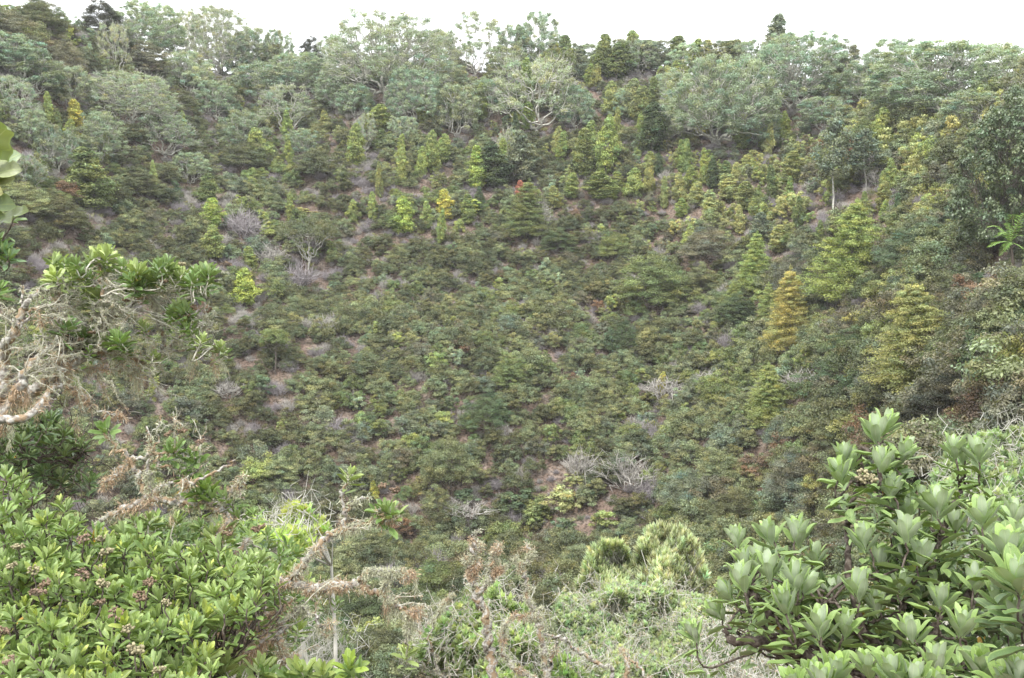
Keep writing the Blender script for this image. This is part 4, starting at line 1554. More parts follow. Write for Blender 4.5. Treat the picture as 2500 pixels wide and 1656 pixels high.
# ---- right hand shrub with large felted leaves
FR, OLD = (.32, .44, .16), (.115, .185, .06)
gx, gy = at(2240, 1700, 3.3)[:2]
P = Plant('felted_leaf_shrub', (gx, gy, h1(gx, gy)), 'large shrub of silvery green felted leaves filling the lower right foreground', 'shrub', 0.345)
hubs = [(2250, 2100, 3.35, -1), (2190, 1700, 3.3, 0), (2110, 1540, 3.25, 1), (2205, 1470, 3.4, 1), (2300, 1480, 3.35, 1), (2290, 1330, 3.4, 4), (2180, 1330, 3.45, 3),
        (2070, 1300, 3.5, 2), (2010, 1480, 3.2, 2), (1960, 1600, 3.15, 1), (1890, 1510, 3.15, 9), (1830, 1440, 3.2, 10), (2390, 1420, 3.3, 4), (2440, 1330, 3.4, 12),
        (2100, 1180, 3.5, 7), (2135, 1110, 3.45, 14), (2345, 1200, 3.6, 5), (2380, 1600, 3.1, 1), (2050, 1650, 3.0, 1), (1780, 1560, 3.1, 9)]
HP = []
for x, y, d, par in hubs:
    q = at(x, y, d) if par >= 0 else np.array([gx, gy, h1(gx, gy) - .1])
    HP.append(q)
    if par >= 0:
        rr = .008 + .007 * max(0, (y - 1150) / 600)
        P.limb([HP[par], (HP[par] + q) / 2 + rng.normal(size=3) * .03, q], rr * 1.35, rr, mat=M_STEM, name='branch', wig=.004)
ROS = [(2141, 1030, 3.40, 1.15, 0, .1), (2165, 1010, 3.50, 1.0, .25, .1), (2212, 1075, 3.35, 1.0, .35, .1), (2047, 1130, 3.30, 1.0, -.3, .1), (2061, 1082, 3.45, .85, -.2, 0),
       (2085, 1095, 3.5, .85, .1, 0), (2330, 1068, 3.45, .95, -.1, .1), (2388, 1078, 3.4, 1.0, .15, .1), (2350, 1085, 3.5, .9, .1, 0), (2152, 1100, 3.25, .9, .1, .3), (2175, 1165, 3.3, 1.0, .1, .1),
       (1878, 1280, 3.2, 1.1, -.1, .1), (1947, 1280, 3.35, 1.1, .1, .1), (1798, 1285, 3.3, .8, -.1, 0), (2107, 1290, 3.15, 1.05, -.05, .1), (2216, 1270, 3.1, 1.1, .1, .1),
       (2289, 1210, 3.25, 1.2, 0, .1), (2212, 1215, 3.35, 1.1, -.2, .1), (2399, 1233, 3.1, 1.15, 0, .1), (2476, 1224, 3.2, .9, .1, .1), (1819, 1347, 3.15, .95, -.15, .1),
       (1878, 1361, 3.05, 1.05, 0, .1), (1810, 1388, 3.0, 1.0, -.3, .15), (1942, 1388, 3.0, 1.05, .1, .15), (1972, 1405, 3.1, .95, .3, .1), (1915, 1448, 2.9, 1.05, 0, .2),
       (2093, 1405, 2.95, 1.0, .05, .1), (2001, 1500, 2.85, 1.05, 0, .2), (2065, 1502, 2.9, 1.0, .1, .2), (1691, 1515, 3.3, .85, -.4, .1), (2298, 1440, 3.0, 1.05, 0, .2),
       (2221, 1515, 2.9, 1.0, -.1, .4), (2250, 1190, 3.5, .9, .1, 0), (2330, 1250, 3.4, 1.0, 0, 0), (1770, 1420, 3.2, .85, -.7, .1), (1745, 1465, 3.25, .85, -.9, .1),
       (2116, 1600, 2.75, 1.0, -.2, .4), (2285, 1590, 2.8, 1.05, .0, .4), (2350, 1500, 2.9, 1.0, 0, .3), (2140, 1450, 3.2, .9, 0, .3), (2030, 1420, 3.3, .85, 0, 0), (1850, 1330, 3.4, .9, -.2, 0),
       (1990, 1330, 3.45, .9, .3, 0), (2150, 1340, 3.3, .95, 0, 0), (2250, 1330, 3.2, 1.0, 0, .2), (2420, 1290, 3.3, 1.0, 0, .1), (2200, 1400, 3.2, .95, .1, .2), (2380, 1390, 3.1, 1.0, .1, .2)]


def near_hub(c):
    return min(HP[1:], key=lambda h: np.linalg.norm(h - c) + 2.0 * max(0, h[2] - c[2] + .05))


for x, y, d, s, lean, tow in ROS:
    c = at(x, y + 24, d)
    ax = nrm(np.array([lean + rng.normal() * .1,   .32 - tow * .6 + rng.normal() * .1, 1.0]))
    P.ros(c, ax, .082 * s, near_hub(c), .0055, n=14, fresh=FR, old=np.array(FR) * .45 + np.array(OLD) * .55, spread=(5, 50), tail=11, tail_len=.17)
POLY = [(1780, 1420), (1820, 1330), (1900, 1320), (2000, 1420), (2090, 1350), (2110, 1180), (2180, 1120), (2240, 1230), (2330, 1270), (2500, 1240), (2500, 1640), (2250, 1640), (2110, 1570), (1960, 1520), (1850, 1490)]
for x, y in poly_pts(POLY, 95, 14):
    d = rng.uniform(3.25, 3.9)
    c = at(x, y, d)
    P.ros(c, upax(.35, .15), .082 * rng.uniform(.8, 1.05), near_hub(c), .005, n=10, fresh=(.10, .16, .055), old=np.array(OLD) * .8, spread=(20, 90), tail=8, agew=(.3, .9))  # older filler leaves, coloured darker still to stand in for self-shadowed gaps
seed_head(P.root, at(2105, 1165, 3.2), .030)
seed_head(P.root, at(2125, 1172, 3.18), .026)
for _ in range(26):       # long thin bare stems running down to the right
    a, b = at(rng.uniform(1790, 2080), rng.uniform(1440, 1560), rng.uniform(3.1, 3.6)), at(rng.uniform(2020, 2260), rng.uniform(1640, 1760), rng.uniform(3.1, 3.5))
    tube(P.tw, bend(a, b, 8, wig=.03, lift=-.06), .003, .006, 5)
P.finish()

gx, gy = at(2580, 1700, 2.5)[:2]
P = Plant('felted_leaf_shrub', (gx, gy, h1(gx, gy)), 'nearer shrub with bigger felted leaves cut off by the right edge of the frame', 'shrub', 0.38)
hb = at(2560, 1640, 2.5)
P.limb([(gx, gy, h1(gx, gy) - .1), (np.array((gx, gy, h1(gx, gy))) + hb) / 2, hb, at(2520, 1420, 2.5)], .016, .008, mat=M_STEM, name='branch')
for x, y, d, s, lean in ((2460, 1320, 2.4, 1.1, -.15), (2485, 1390, 2.3, 1.15, -.2), (2500, 1290, 2.6, 1.0, 0), (2440, 1440, 2.5, .95, -.4), (2490, 1480, 2.4, 1.0, -.2), (2520, 1350, 2.4, 1.1, .1)):
    P.ros(at(x, y + 25, d), nrm(np.array([lean, .05, 1])), .085 * s, None, .006, n=16, fresh=FR, old=(.12, .19, .07), spread=(7, 60), tail=6)
P.finish()
gx, gy = at(2200, 1900, 2.4)[:2]
P = Plant('felted_leaf_shrub', (gx, gy, h1(gx, gy)), 'row of young silvery leaf tips rising along the bottom right edge', 'shrub', 0.40)
hb = at(2200, 1800, 2.5)
P.limb([(gx, gy, h1(gx, gy) - .1), hb], .016, .01, mat=M_STEM, name='branch')
P.limb([hb, at(2020, 1720, 2.6), at(1960, 1690, 2.6)], .009, .006, mat=M_STEM, name='branch')
P.limb([hb, at(2380, 1720, 2.5), at(2460, 1700, 2.4)], .009, .006, mat=M_STEM, name='branch')
for x, y, d, s, lean in ((1985, 1630, 2.65, .95, -.2), (2040, 1618, 2.6, 1.05, .1), (2010, 1640, 2.5, .9, 0), (2180, 1620, 2.5, 1.0, -.15), (2235, 1632, 2.45, .95, .15), (2400, 1605, 2.6, 1.0, -.2), (2450, 1640, 2.4, 1.0, -.3),
                         (2485, 1620, 2.35, .9, 0), (1940, 1650, 2.6, .9, -.3), (2290, 1650, 2.5, .9, 0)):
    P.ros(at(x, y + 25, d), nrm(np.array([lean, .05, 1])), .082 * s, None, .006, n=15, fresh=(.27, .38, .12), old=(.14, .22, .07), spread=(7, 52), tail=4)
P.finish(160)

# ---- lower left bush
gx, gy = at(260, 1800, 3.6)[:2]
P = Plant('leafy_bush', (gx, gy, h1(gx, gy)), 'dense bright green bush dotted with dull seed heads filling the lower left corner', 'bush', 0.33)
base = np.array([gx, gy, h1(gx, gy) - .1])
LH = []
for x, y, d, par in ((240, 1900, 3.6, -1), (200, 1600, 3.5, 0), (100, 1500, 3.5, 1), (320, 1480, 3.6, 1), (60, 1350, 4.0, 2), (220, 1400, 4.0, 1), (400, 1600, 3.3, 0), (470, 1450, 3.8, 6), (420, 1380, 4.2, 5),
                     (560, 1420, 4.2, 7), (120, 1270, 4.3, 4), (260, 1310, 4.3, 5), (640, 1400, 4.6, 9), (30, 1620, 3.2, 1), (540, 1620, 3.3, 6)):
    q = base if par < 0 else at(x, y + 40, d + .55)
    LH.append(q)
    if par >= 0:
        P.limb([LH[par], (LH[par] + q) / 2 + rng.normal(size=3) * .04, q], .012, .007, mat=M_STEM, name='branch')
LPOLY = [(-40, 1150), (60, 1150), (110, 1200), (200, 1230), (260, 1290), (320, 1280), (400, 1320), (560, 1330), (640, 1340), (690, 1400), (640, 1470), (560, 1500), (520, 1600), (500, 1700), (-40, 1700)]
for x, y in poly_pts(LPOLY, 370, 12):
    top = np.clip((1420 - y) / 260, 0, 1)
    d = 3.15 + (1656 - y) / 540 * 1.55 + rng.uniform(-.15, .35)
    c = at(x, y, d)
    hub = min(LH[1:], key=lambda h: np.linalg.norm(h - c) + 2.0 * max(0, h[2] - c[2] + .05))
    fr = np.array((.335, .42, .155)) * (1 - top) + np.array((.35, .44, .23)) * top
    kk = rng.random()
    fr = fr * (np.array([1.2, 1.08, .7]) if kk < .3 else (np.array([.72, .8, .75]) if kk < .62 else 1.0))
    od = np.array((.145, .225, .06)) * (1 + .4 * top)
    P.ros(c, upax(.42, .02), .060 * rng.uniform(.7, 1.2), hub, .0042, n=int(rng.integers(9, 17)), fresh=fr, old=od, spread=(8, 78), tail=4, agew=(.0, .25))
for x, y, r, tn in ((45, 1340, .028, 'cream'), (205, 1320, .03, 'pink'), (250, 1320, .03, 'cream'), (262, 1352, .032, 'cream'), (30, 1385, .025, 'cream'), (82, 1395, .026, 'cream'), (198, 1405, .03, 'pink'),
                    (112, 1428, .026, 'brown'), (92, 1452, .032, 'pink'), (250, 1430, .03, 'cream'), (245, 1390, .024, 'cream'), (340, 1460, .03, 'brown'), (365, 1425, .026, 'brown'), (405, 1475, .022, 'cream'), (283, 1502, .03, 'pink'),
                    (330, 1592, .034, 'cream'), (390, 1640, .024, 'cream'), (312, 1540, .024, 'cream'), (245, 1475, .024, 'brown'), (5, 1545, .024, 'brown'), (25, 1615, .024, 'pink')):
    d = 3.0 + (1656 - y) / 540 * 1.55
    q = at(x, y, d)
    seed_head(P.root, q, r, tn)
    hub = min(LH[1:], key=lambda h: np.linalg.norm(h - q))
    stem_to(P.tw, hub, q, (0, 0, 1), .004)
P.finish()

# dark fine leaved bush behind its upper left
gx, gy = at(80, 1300, 6.0)[:2]
P = Plant('leafy_bush', (gx, gy, h1(gx, gy)), 'darker green bush with thin twigs behind the left bush and under the lichen trunk', 'bush', 0.30)
base = np.array([gx, gy, h1(gx, gy) - .1])
P.limb([base, at(60, 1250, 6.0), at(100, 1120, 6.0)], .03, .012, mat=M_STEM, name='branch')
P.limb([at(60, 1250, 6.0), at(160, 1150, 5.9), at(210, 1100, 5.9)], .02, .008, mat=M_STEM, name='branch')
for x, y in poly_pts([(-20, 1000), (60, 990), (150, 1020), (200, 1070), (215, 1120), (240, 1180), (150, 1180), (80, 1140), (-20, 1130)], 60, 14):
    c = at(x, y, rng.uniform(5.6, 6.5))
    P.ros(c, upax(.5, .2), .078, None, .005, n=12, fresh=(.10, .16, .055), old=(.06, .105, .035), spread=(20, 85), tail=3, agew=(.2, .6))
P.twig_fan(40, (.3, 0, .4), .4, 0)
P.finish(120)


# ---- lichen hung tree at the left
def cl(x, y, d):      # crop of the upper left foreground
    return at(x / 2.903, 560 + y / 2.903, d)


g0 = at(-260, 1500, 5.2)
P = Plant('lichen_draped_tree', (g0[0], g0[1], h1(g0[0], g0[1])), 'twisted tree draped in orange and grey lichen with leafy tips leaning in from the left', 'tree', 0.36)
B0 = np.array([g0[0], g0[1], h1(g0[0], g0[1]) - .2])
D0 = 4.8
P.limb([B0, cl(-500, 2000, D0), cl(-250, 1500, D0), cl(-20, 1310, D0)], .09, .05, 1500, .5)
P.limb([cl(-20, 1310, D0), cl(180, 1190, D0), cl(340, 1070, D0), cl(430, 985, D0), cl(620, 890, 4.9), cl(800, 865, 4.9), cl(960, 905, 5.0), cl(1000, 940, 5.0)], .030, .009, 5200, .6, L=.06)
P.limb([cl(-60, 1330, 4.9), cl(30, 1120, 4.8), cl(22, 930, 4.8), cl(60, 780, 4.7), cl(115, 670, 4.7), cl(165, 560, 4.7), cl(210, 495, 4.7), cl(340, 420, 4.8), cl(440, 390, 4.9)], .026, .005, 2400, .35)
P.limb([cl(-30, 1440, 4.7), cl(100, 1210, 4.6), cl(165, 1050, 4.6), cl(250, 920, 4.7), cl(420, 830, 4.8), cl(570, 850, 4.9)], .024, .008, 4200, .55, L=.05)
P.limb([cl(-30, 1350, 4.5), cl(200, 1330, 4.5), cl(330, 1180, 4.6), cl(430, 1100, 4.7)], .018, .008, 3000, .4)
P.limb([cl(430, 985, 4.8), cl(440, 850, 4.8), cl(425, 700, 4.8), cl(425, 560, 4.85), cl(400, 450, 4.9), cl(385, 360, 4.9)], .012, .004, 2600, .45)
P.limb([cl(590, 850, 4.9), cl(470, 745, 4.8), cl(480, 660, 4.8), cl(400, 590, 4.8), cl(335, 540, 4.8)], .009, .003, 800, .3, mat=M_STEM)
P.limb([cl(740, 800, 4.9), cl(750, 670, 4.9), cl(700, 650, 4.85), cl(665, 560, 4.85), cl(720, 500, 4.8)], .009, .004, 1200, .3)
P.limb([cl(745, 650, 4.9), cl(870, 580, 4.9), cl(960, 500, 5.0), cl(1050, 480, 5.0), cl(1180, 430, 5.1), cl(1300, 335, 5.1), cl(1400, 300, 5.1)], .011, .004, 700, .2)
P.limb([cl(1150, 860, 5.1), cl(1165, 770, 5.1), cl(1130, 690, 5.1), cl(1090, 580, 5.1), cl(1075, 480, 5.1), cl(1065, 350, 5.1)], .009, .003, 2000, .2)
P.limb([cl(1000, 930, 5.0), cl(1150, 860, 5.1), cl(1280, 760, 5.2), cl(1400, 700, 5.2), cl(1480, 650, 5.2)], .010, .003, 2600, .2)
P.limb([cl(1150, 850, 5.1), cl(1330, 860, 5.2), cl(1440, 860, 5.2), cl(1540, 840, 5.2), cl(1570, 800, 5.2)], .006, .002, 2200, .15)
P.limb([cl(720, 480, 4.8), cl(720, 360, 4.9), cl(700, 250, 4.9), cl(720, 180, 4.9)], .008, .003, 1200, .2)
P.limb([cl(410, 1070, 4.8), cl(500, 1120, 4.8), cl(590, 1180, 4.8), cl(660, 1270, 4.8), cl(780, 1300, 4.8), cl(940, 1340, 4.9)], .009, .0025, 2600, .5)
P.limb([cl(470, 980, 4.8), cl(600, 990, 4.9), cl(760, 980, 4.9), cl(900, 990, 5.0), cl(1000, 1010, 5.0)], .006, .002, 2600, .4)
P.limb([cl(160, 520, 4.7), cl(165, 460, 4.7), cl(148, 400, 4.7)], .007, .003, 500, .2)
P.limb([cl(120, 760, 4.7), cl(200, 610, 4.7), cl(260, 570, 4.7), cl(300, 690, 4.7)], .006, .003, 2200, .3)
P.twig_fan(150, (.85, .1, .35), .17, 1500, .06, .6, only=[5, 7, 8, 9, 10, 11, 12], ymin=655, xmax=545)
P.twig_fan(80, (.7, .1, .2), .2, 1500, .2, .6, only=[1, 3, 5, 14], ymin=700)
P.twig_fan(34, (.5, .1, .4), .15, 1100, .12, .7, only=[2, 3, 16], ymin=665)
for q in (1, 1, 1, 3, 3, 13, 14, 5, 11):             # beards hanging below the limbs
    path = P.paths[q][0]
    for _ in range(6):
        a = path[int(rng.integers(2, len(path)))]
        L_ = rng.uniform(.05, .17)
        lichen(P.li, bend(a, a + np.array([rng.normal() * .02, 0, -L_]), 4, wig=.08), .010, 1500, .07, .0022, 1.6, rng.uniform(.1, .7), .3, int(rng.integers(99)))
YG, DG = (.38, .44, .18), (.12, .19, .065)
for x, y, s, fr in ((410, 165, .9, YG), (520, 180, .8, DG), (470, 190, .7, DG), (700, 130, 1.1, YG), (760, 120, 1.1, YG), (800, 170, 1.0, YG), (740, 190, 1.0, DG), (380, 280, 1.0, YG), (400, 310, .8, DG),
                    (960, 240, 1.1, YG), (1000, 280, 1.1, YG), (1060, 290, 1.0, YG), (930, 310, .9, DG), (1000, 350, .9, DG), (900, 280, .9, YG), (1130, 200, .9, DG), (1180, 180, .9, (.15, .22, .1)), (1110, 220, .8, DG), (1240, 235, .9, YG),
                    (1400, 260, 1.0, (.19, .28, .12)), (1460, 250, 1.1, (.19, .28, .12)), (1420, 320, 1.0, DG), (1360, 300, .9, DG), (1280, 260, .8, YG), (630, 380, .9, YG), (600, 430, .9, (.18, .28, .07)), (700, 410, 1.1, YG), (690, 450, .9, DG),
                    (1270, 490, .9, YG), (1310, 510, .9, DG), (1230, 520, .8, DG), (1320, 540, .8, DG), (490, 630, 1.1, (.13, .22, .08)), (450, 690, 1.0, DG), (600, 690, .9, (.15, .24, .07)), (660, 720, .9, DG), (830, 720, 1.1, (.20, .32, .10)),
                    (830, 780, 1.0, (.14, .23, .07)), (330, 500, .7, DG), (560, 260, .8, DG), (640, 200, .7, DG), (520, 250, .8, YG), (1320, 640, .8, (.18, .28, .07)), (1360, 670, .7, (.18, .28, .07)), (1440, 720, .7, YG), (1560, 780, .8, YG), (1090, 840, .7, YG),
                    (1000, 620, .6, YG), (330, 980, .8, YG), (640, 800, .5, (.18, .28, .05)), (240, 420, .6, YG), (190, 430, .5, DG), (860, 200, .8, DG), (1200, 560, .6, DG), (1150, 280, .8, DG)):
    c2 = cl(x + rng.normal() * 32, y + 62 + rng.normal() * 16, rng.uniform(4.75, 5.2))
    P.ros(c2, upax(.5, .0), .064 * s, None, .003, n=13, fresh=np.array(fr) * .85, old=np.array(DG), spread=(12, 88), tail=2, tail_len=.04)
    c = cl(x, y + 45, rng.uniform(4.7, 5.1))
    P.ros(c, upax(.35, .0), .070 * s, None, .004, n=16, fresh=np.array(fr) * 1.2, old=np.array(fr) * .7 + np.array(DG) * .4, spread=(12, 88), tail=3, tail_len=.05)
for x, y, t in ((1290, 255, 'cream'), (1475, 340, 'brown'), (1165, 380, 'brown'), (1370, 560, 'brown'), (1490, 580, 'brown'), (570, 790, 'brown'), (1330, 620, 'brown'), (650, 740, 'brown'), (1130, 420, 'cream'), (890, 510, 'brown')):
    seed_head(P.root, cl(x, y, 4.8), .022, t)
P.finish(300, twmat=M_TWIG)


# ---- lichen branches reaching over the valley
def cm(x, y, d):
    return at(500 + x / 2.722, 1080 + y / 2.722, d)


def ch(x, y, d):
    return at(x / 2.587, 1050 + y / 2.587, d)


g0 = at(430, 1900, 4.3)
P = Plant('lichen_draped_tree', (g0[0], g0[1], h1(g0[0], g0[1])), 'half bare tree with long lichen crusted branches reaching right over the valley', 'tree', 0.34)
B0 = np.array([g0[0], g0[1], h1(g0[0], g0[1]) - .2])
R0 = cm(100, 1500, 4.2)
P.limb([B0, (B0 + R0) / 2 + np.array([.1, 0, .1]), R0], .07, .035, 1500, .5)
P.limb([R0, cm(180, 1250, 4.3), cm(280, 1015, 4.3), cm(350, 965, 4.3), cm(430, 935, 4.3), cm(560, 925, 4.3), cm(610, 880, 4.3), cm(645, 815, 4.3), cm(710, 735, 4.3), cm(790, 650, 4.35), cm(850, 605, 4.4), cm(950, 580, 4.4),
        cm(1080, 540, 4.4), cm(1180, 512, 4.4), cm(1290, 505, 4.4)], .024, .004, 3600, .45)
P.limb([cm(915, 590, 4.4), cm(930, 460, 4.4), cm(908, 350, 4.4), cm(930, 270, 4.4), cm(968, 205, 4.4)], .009, .003, 900, .15)
P.limb([cm(925, 455, 4.4), cm(985, 400, 4.4), cm(1030, 380, 4.4), cm(1085, 372, 4.4)], .006, .002, 1600, .1)
P.limb([cm(1080, 540, 4.4), cm(1140, 470, 4.4), cm(1190, 440, 4.4)], .005, .003, 1200, .1)
P.limb([cm(560, 925, 4.3), cm(680, 962, 4.3), cm(800, 960, 4.3), cm(900, 945, 4.3), cm(1010, 940, 4.3), cm(1080, 985, 4.3), cm(1180, 1012, 4.3), cm(1230, 1062, 4.3), cm(1300, 1082, 4.3), cm(1350, 1120, 4.3), cm(1445, 1132, 4.3)], .017, .004, 5200, .4)
P.limb([cm(1010, 940, 4.3), cm(1060, 880, 4.3), cm(1110, 852, 4.3), cm(1190, 856, 4.3), cm(1280, 868, 4.3), cm(1330, 890, 4.3), cm(1390, 880, 4.3)], .008, .002, 6500, .25)
P.limb([cm(1280, 868, 4.3), cm(1330, 830, 4.3)], .004, .0015, 1200, .1)
P.limb([cm(1180, 1012, 4.3), cm(1210, 940, 4.3), cm(1230, 890, 4.3)], .004, .0015, 3500, .3)
P.limb([cm(1340, 1115, 4.3), cm(1352, 1200, 4.3), cm(1338, 1310, 4.3)], .006, .003, 4500, .1)
P.limb([R0, cm(60, 1440, 4.2), cm(110, 1250, 4.2), cm(150, 1205, 4.2), cm(240, 1185, 4.2), cm(330, 1190, 4.2), cm(430, 1262, 4.2), cm(500, 1320, 4.15), cm(520, 1420, 4.1), cm(610, 1470, 4.1)], .020, .006, 4500, .5)
P.limb([cm(350, 1080, 4.3), cm(410, 1130, 4.25), cm(450, 1165, 4.2), cm(480, 1130, 4.2), cm(540, 1075, 4.2), cm(580, 1030, 4.2)], .011, .003, 3500, .5)
P.limb([cm(480, 1240, 4.2), cm(560, 1165, 4.2), cm(640, 1100, 4.2), cm(720, 1150, 4.2), cm(770, 1215, 4.2), cm(865, 1190, 4.2)], .010, .003, 3800, .35)
P.limb([cm(750, 1200, 4.2), cm(795, 1282, 4.2), cm(860, 1282, 4.2)], .006, .002, 3000, .3)
P.limb([cm(-80, 1500, 4.0), cm(60, 1470, 4.05), cm(150, 1440, 4.1), cm(300, 1380, 4.1), cm(440, 1290, 4.15), cm(550, 1230, 4.2)], .016, .006, 5000, .55)
P.limb([cm(290, 650, 4.6), cm(200, 760, 4.5), cm(120, 880, 4.5), cm(80, 960, 4.4)], .010, .016, 2500, .5)
P.limb([ch(600, 600, 4.5), ch(780, 505, 4.4), ch(930, 455, 4.4), ch(1050, 440, 4.4), ch(1130, 465, 4.4), ch(1280, 452, 4.4), ch(1380, 492, 4.4), ch(1470, 560, 4.4), cm(60, 700, 4.4), cm(120, 880, 4.4), cm(200, 1100, 4.3)], .010, .016, 4200, .5)
P.limb([ch(930, 450, 4.4), ch(885, 310, 4.4), ch(825, 195, 4.4), ch(745, 112, 4.4), ch(690, 60, 4.4), ch(645, 10, 4.4)], .011, .003, 1800, .2)
P.limb([ch(820, 190, 4.4), ch(940, 168, 4.4), ch(1060, 140, 4.4), ch(1130, 145, 4.4), ch(1180, 165, 4.4)], .008, .004, 700, .2)
P.limb([ch(930, 430, 4.4), ch(945, 330, 4.4), ch(930, 250, 4.4), ch(960, 140, 4.4), ch(940, 40, 4.4), ch(925, -20, 4.4)], .009, .003, 6500, .1, L=.04)
P.limb([ch(960, 130, 4.4), ch(1000, 30, 4.4), ch(1010, -60, 4.4), ch(1015, -110, 4.4)], .004, .0015, 1200, .1)
P.limb([ch(940, 430, 4.4), ch(1050, 345, 4.4), ch(1200, 340, 4.35), ch(1340, 275, 4.3), ch(1420, 225, 4.3), ch(1485, 190, 4.3)], .009, .003, 4800, .3)
P.limb([ch(1130, 350, 4.4), ch(1230, 270, 4.4), ch(1310, 205, 4.4)], .005, .002, 1500, .3)
P.limb([ch(1380, 480, 4.4), ch(1440, 400, 4.4), ch(1500, 340, 4.4), ch(1560, 290, 4.4)], .008, .002, 4500, .2)
P.limb([ch(1440, 400, 4.4), ch(1500, 400, 4.4), ch(1545, 440, 4.4)], .005, .002, 4500, .15)
P.limb([ch(830, 200, 4.4), ch(740, 280, 4.45), ch(640, 360, 4.5)], .008, .005, 3600, .4)
P.limb([ch(940, 185, 4.4), ch(1040, 230, 4.4), ch(1115, 245, 4.4), ch(1200, 255, 4.4)], .006, .003, 700, .3)
P.twig_fan(12, (.8, 0, .1), .14, 1100, .35, .7, only=[1, 5, 10, 11, 12, 14])
P.twig_fan(9, (.5, 0, .5), .14, 900, .3, .8, only=[15, 16, 18, 20, 22])
for q in (1, 5, 5, 6, 10, 10, 14, 16):
    path = P.paths[q][0]
    for _ in range(5):
        a = path[int(rng.integers(3, len(path)))]
        L_ = rng.uniform(.03, .11)
        lichen(P.li, bend(a, a + np.array([rng.normal() * .02, 0, -L_]), 4, wig=.08), .010, 1500, .06, .0022, 1.6, rng.uniform(.2, .8), .3, int(rng.integers(99)))
PY, PG = (.33, .40, .13), (.17, .26, .08)
for f, x, y, s, fr in ((cm, 970, 175, .95, PY), (cm, 1200, 400, 1.15, PG), (cm, 1225, 425, 1.1, PY), (cm, 1180, 410, .9, PG), (cm, 1340, 1350, .95, PY), (ch, 660, -40, 1.0, PG), (ch, 1080, 100, 1.0, PG), (ch, 1110, 60, .9, PG), (ch, 1220, 150, 1.0, PG),
                       (ch, 1200, 110, .8, PG), (ch, 1170, 240, .8, PG), (ch, 1290, 310, 1.15, (.25, .36, .08)), (ch, 1270, 370, 1.15, (.20, .31, .08)), (ch, 1330, 380, 1.0, (.25, .36, .08)), (ch, 1420, 380, 1.0, (.22, .32, .12)), (ch, 1250, 330, 1.0, (.20, .31, .08)),
                       (cm, 150, 1410, 1.2, PY), (cm, 130, 1490, 1.1, PY), (cm, 370, 1450, 1.1, PY), (cm, 400, 1520, 1.0, PG), (cm, 640, 1480, 1.1, PY), (cm, 670, 1530, 1.0, PG), (cm, 780, 1500, 1.0, PY), (cm, 800, 1540, .9, PG), (cm, 960, 1450, 1.1, (.30, .40, .07)),
                       (cm, 980, 1500, 1.1, PG), (cm, 560, 1530, 1.0, PG), (cm, 880, 1010, .5, PG), (cm, 470, 1040, .8, PG), (cm, 200, 940, 1.15, (.18, .29, .12)), (cm, 440, 770, .7, PY), (cm, 230, 1060, 1.0, PG), (cm, 60, 560, 1.0, PY), (cm, 140, 590, 1.0, PY),
                       (cm, 30, 640, .9, PY), (cm, 60, 1000, 1.1, (.28, .38, .07)), (cm, 130, 1060, 1.0, (.28, .38, .07)), (cm, 720, 1010, .5, PG), (cm, 560, 860, .7, PG), (cm, 500, 700, .8, PG), (cm, 320, 430, .7, PG), (cm, 200, 430, .9, PG)):
    c = f(x, y + 40, 4.4 if y < 1380 else 3.7)
    P.ros(c, upax(.3, .2), .076 * s, None, .004, n=12, fresh=fr, old=np.array(fr) * .55 + np.array(DG) * .45, spread=(15, 85), tail=2, tail_len=.04)
for x, y in poly_pts([(560, 1390), (700, 1370), (790, 1440), (740, 1560), (690, 1656), (570, 1656), (540, 1500)], 46, 14):
    k = rng.random()
    fr = PG if k < .6 else PY
    P.ros(at(x, y, rng.uniform(4.5, 5.2)), upax(.4, .0), .066 * rng.uniform(.7, 1.1), None, .003, n=12, fresh=fr, old=np.array(fr) * .5 + np.array(DG) * .5, spread=(12, 85), tail=2, tail_len=.04)
for f, x, y, t in ((cm, 1180, 300, 'brown'), (cm, 1250, 330, 'pink'), (cm, 1275, 325, 'brown'), (ch, 1070, 30, 'brown'), (ch, 1270, 80, 'pink'), (ch, 1220, 125, 'cream'), (ch, 1150, 15, 'brown'), (cm, 330, 590, 'brown'), (cm, 380, 570, 'brown'), (cm, 260, 1340, 'cream'),
                   (cm, 150, 615, 'brown'), (ch, 940, 970, 'pink')):
    seed_head(P.root, f(x, y, 4.3), .024, t)
P.finish(300, twmat=M_TWIG)

# middle layer of leafy shoots behind those branches
gx, gy = at(560, 1650, 5.5)[:2]
P = Plant('leafy_bush', (gx, gy, h1(gx, gy)), 'tangle of green shoots and grey twigs behind the lichen branches left of the valley gap', 'bush', 0.30)
base = np.array([gx, gy, h1(gx, gy) - .1])
for q in ((420, 1400), (560, 1350), (660, 1420), (700, 1540), (480, 1550), (600, 1500)):
    P.limb([base, at((q[0] + 560) / 2, 1620, 5.5), at(*q, 5.4)], .03, .008, 900, .3, mat=M_STEM, name='branch')
for x, y in poly_pts([(300, 1250), (420, 1260), (500, 1270), (600, 1270), (720, 1330), (740, 1380), (790, 1440), (740, 1500), (700, 1560), (640, 1656), (430, 1656), (360, 1500)], 240, 11):
    c = at(x, y, rng.uniform(5.0, 6.4))
    k = rng.random()
    fr = (.19, .29, .09) if k < .45 else ((.27, .37, .12) if k < .8 else (.36, .43, .15))
    P.ros(c, upax(.4, .05), .074, None, .004, n=12, fresh=fr, old=(.075, .13, .045), spread=(15, 88), tail=2, agew=(.1, .5))
P.twig_fan(18, (.6, 0, .2), .3, 300, .2, .8, xmax=800, ymin=1290)
P.finish(200, twmat=M_TWIG)


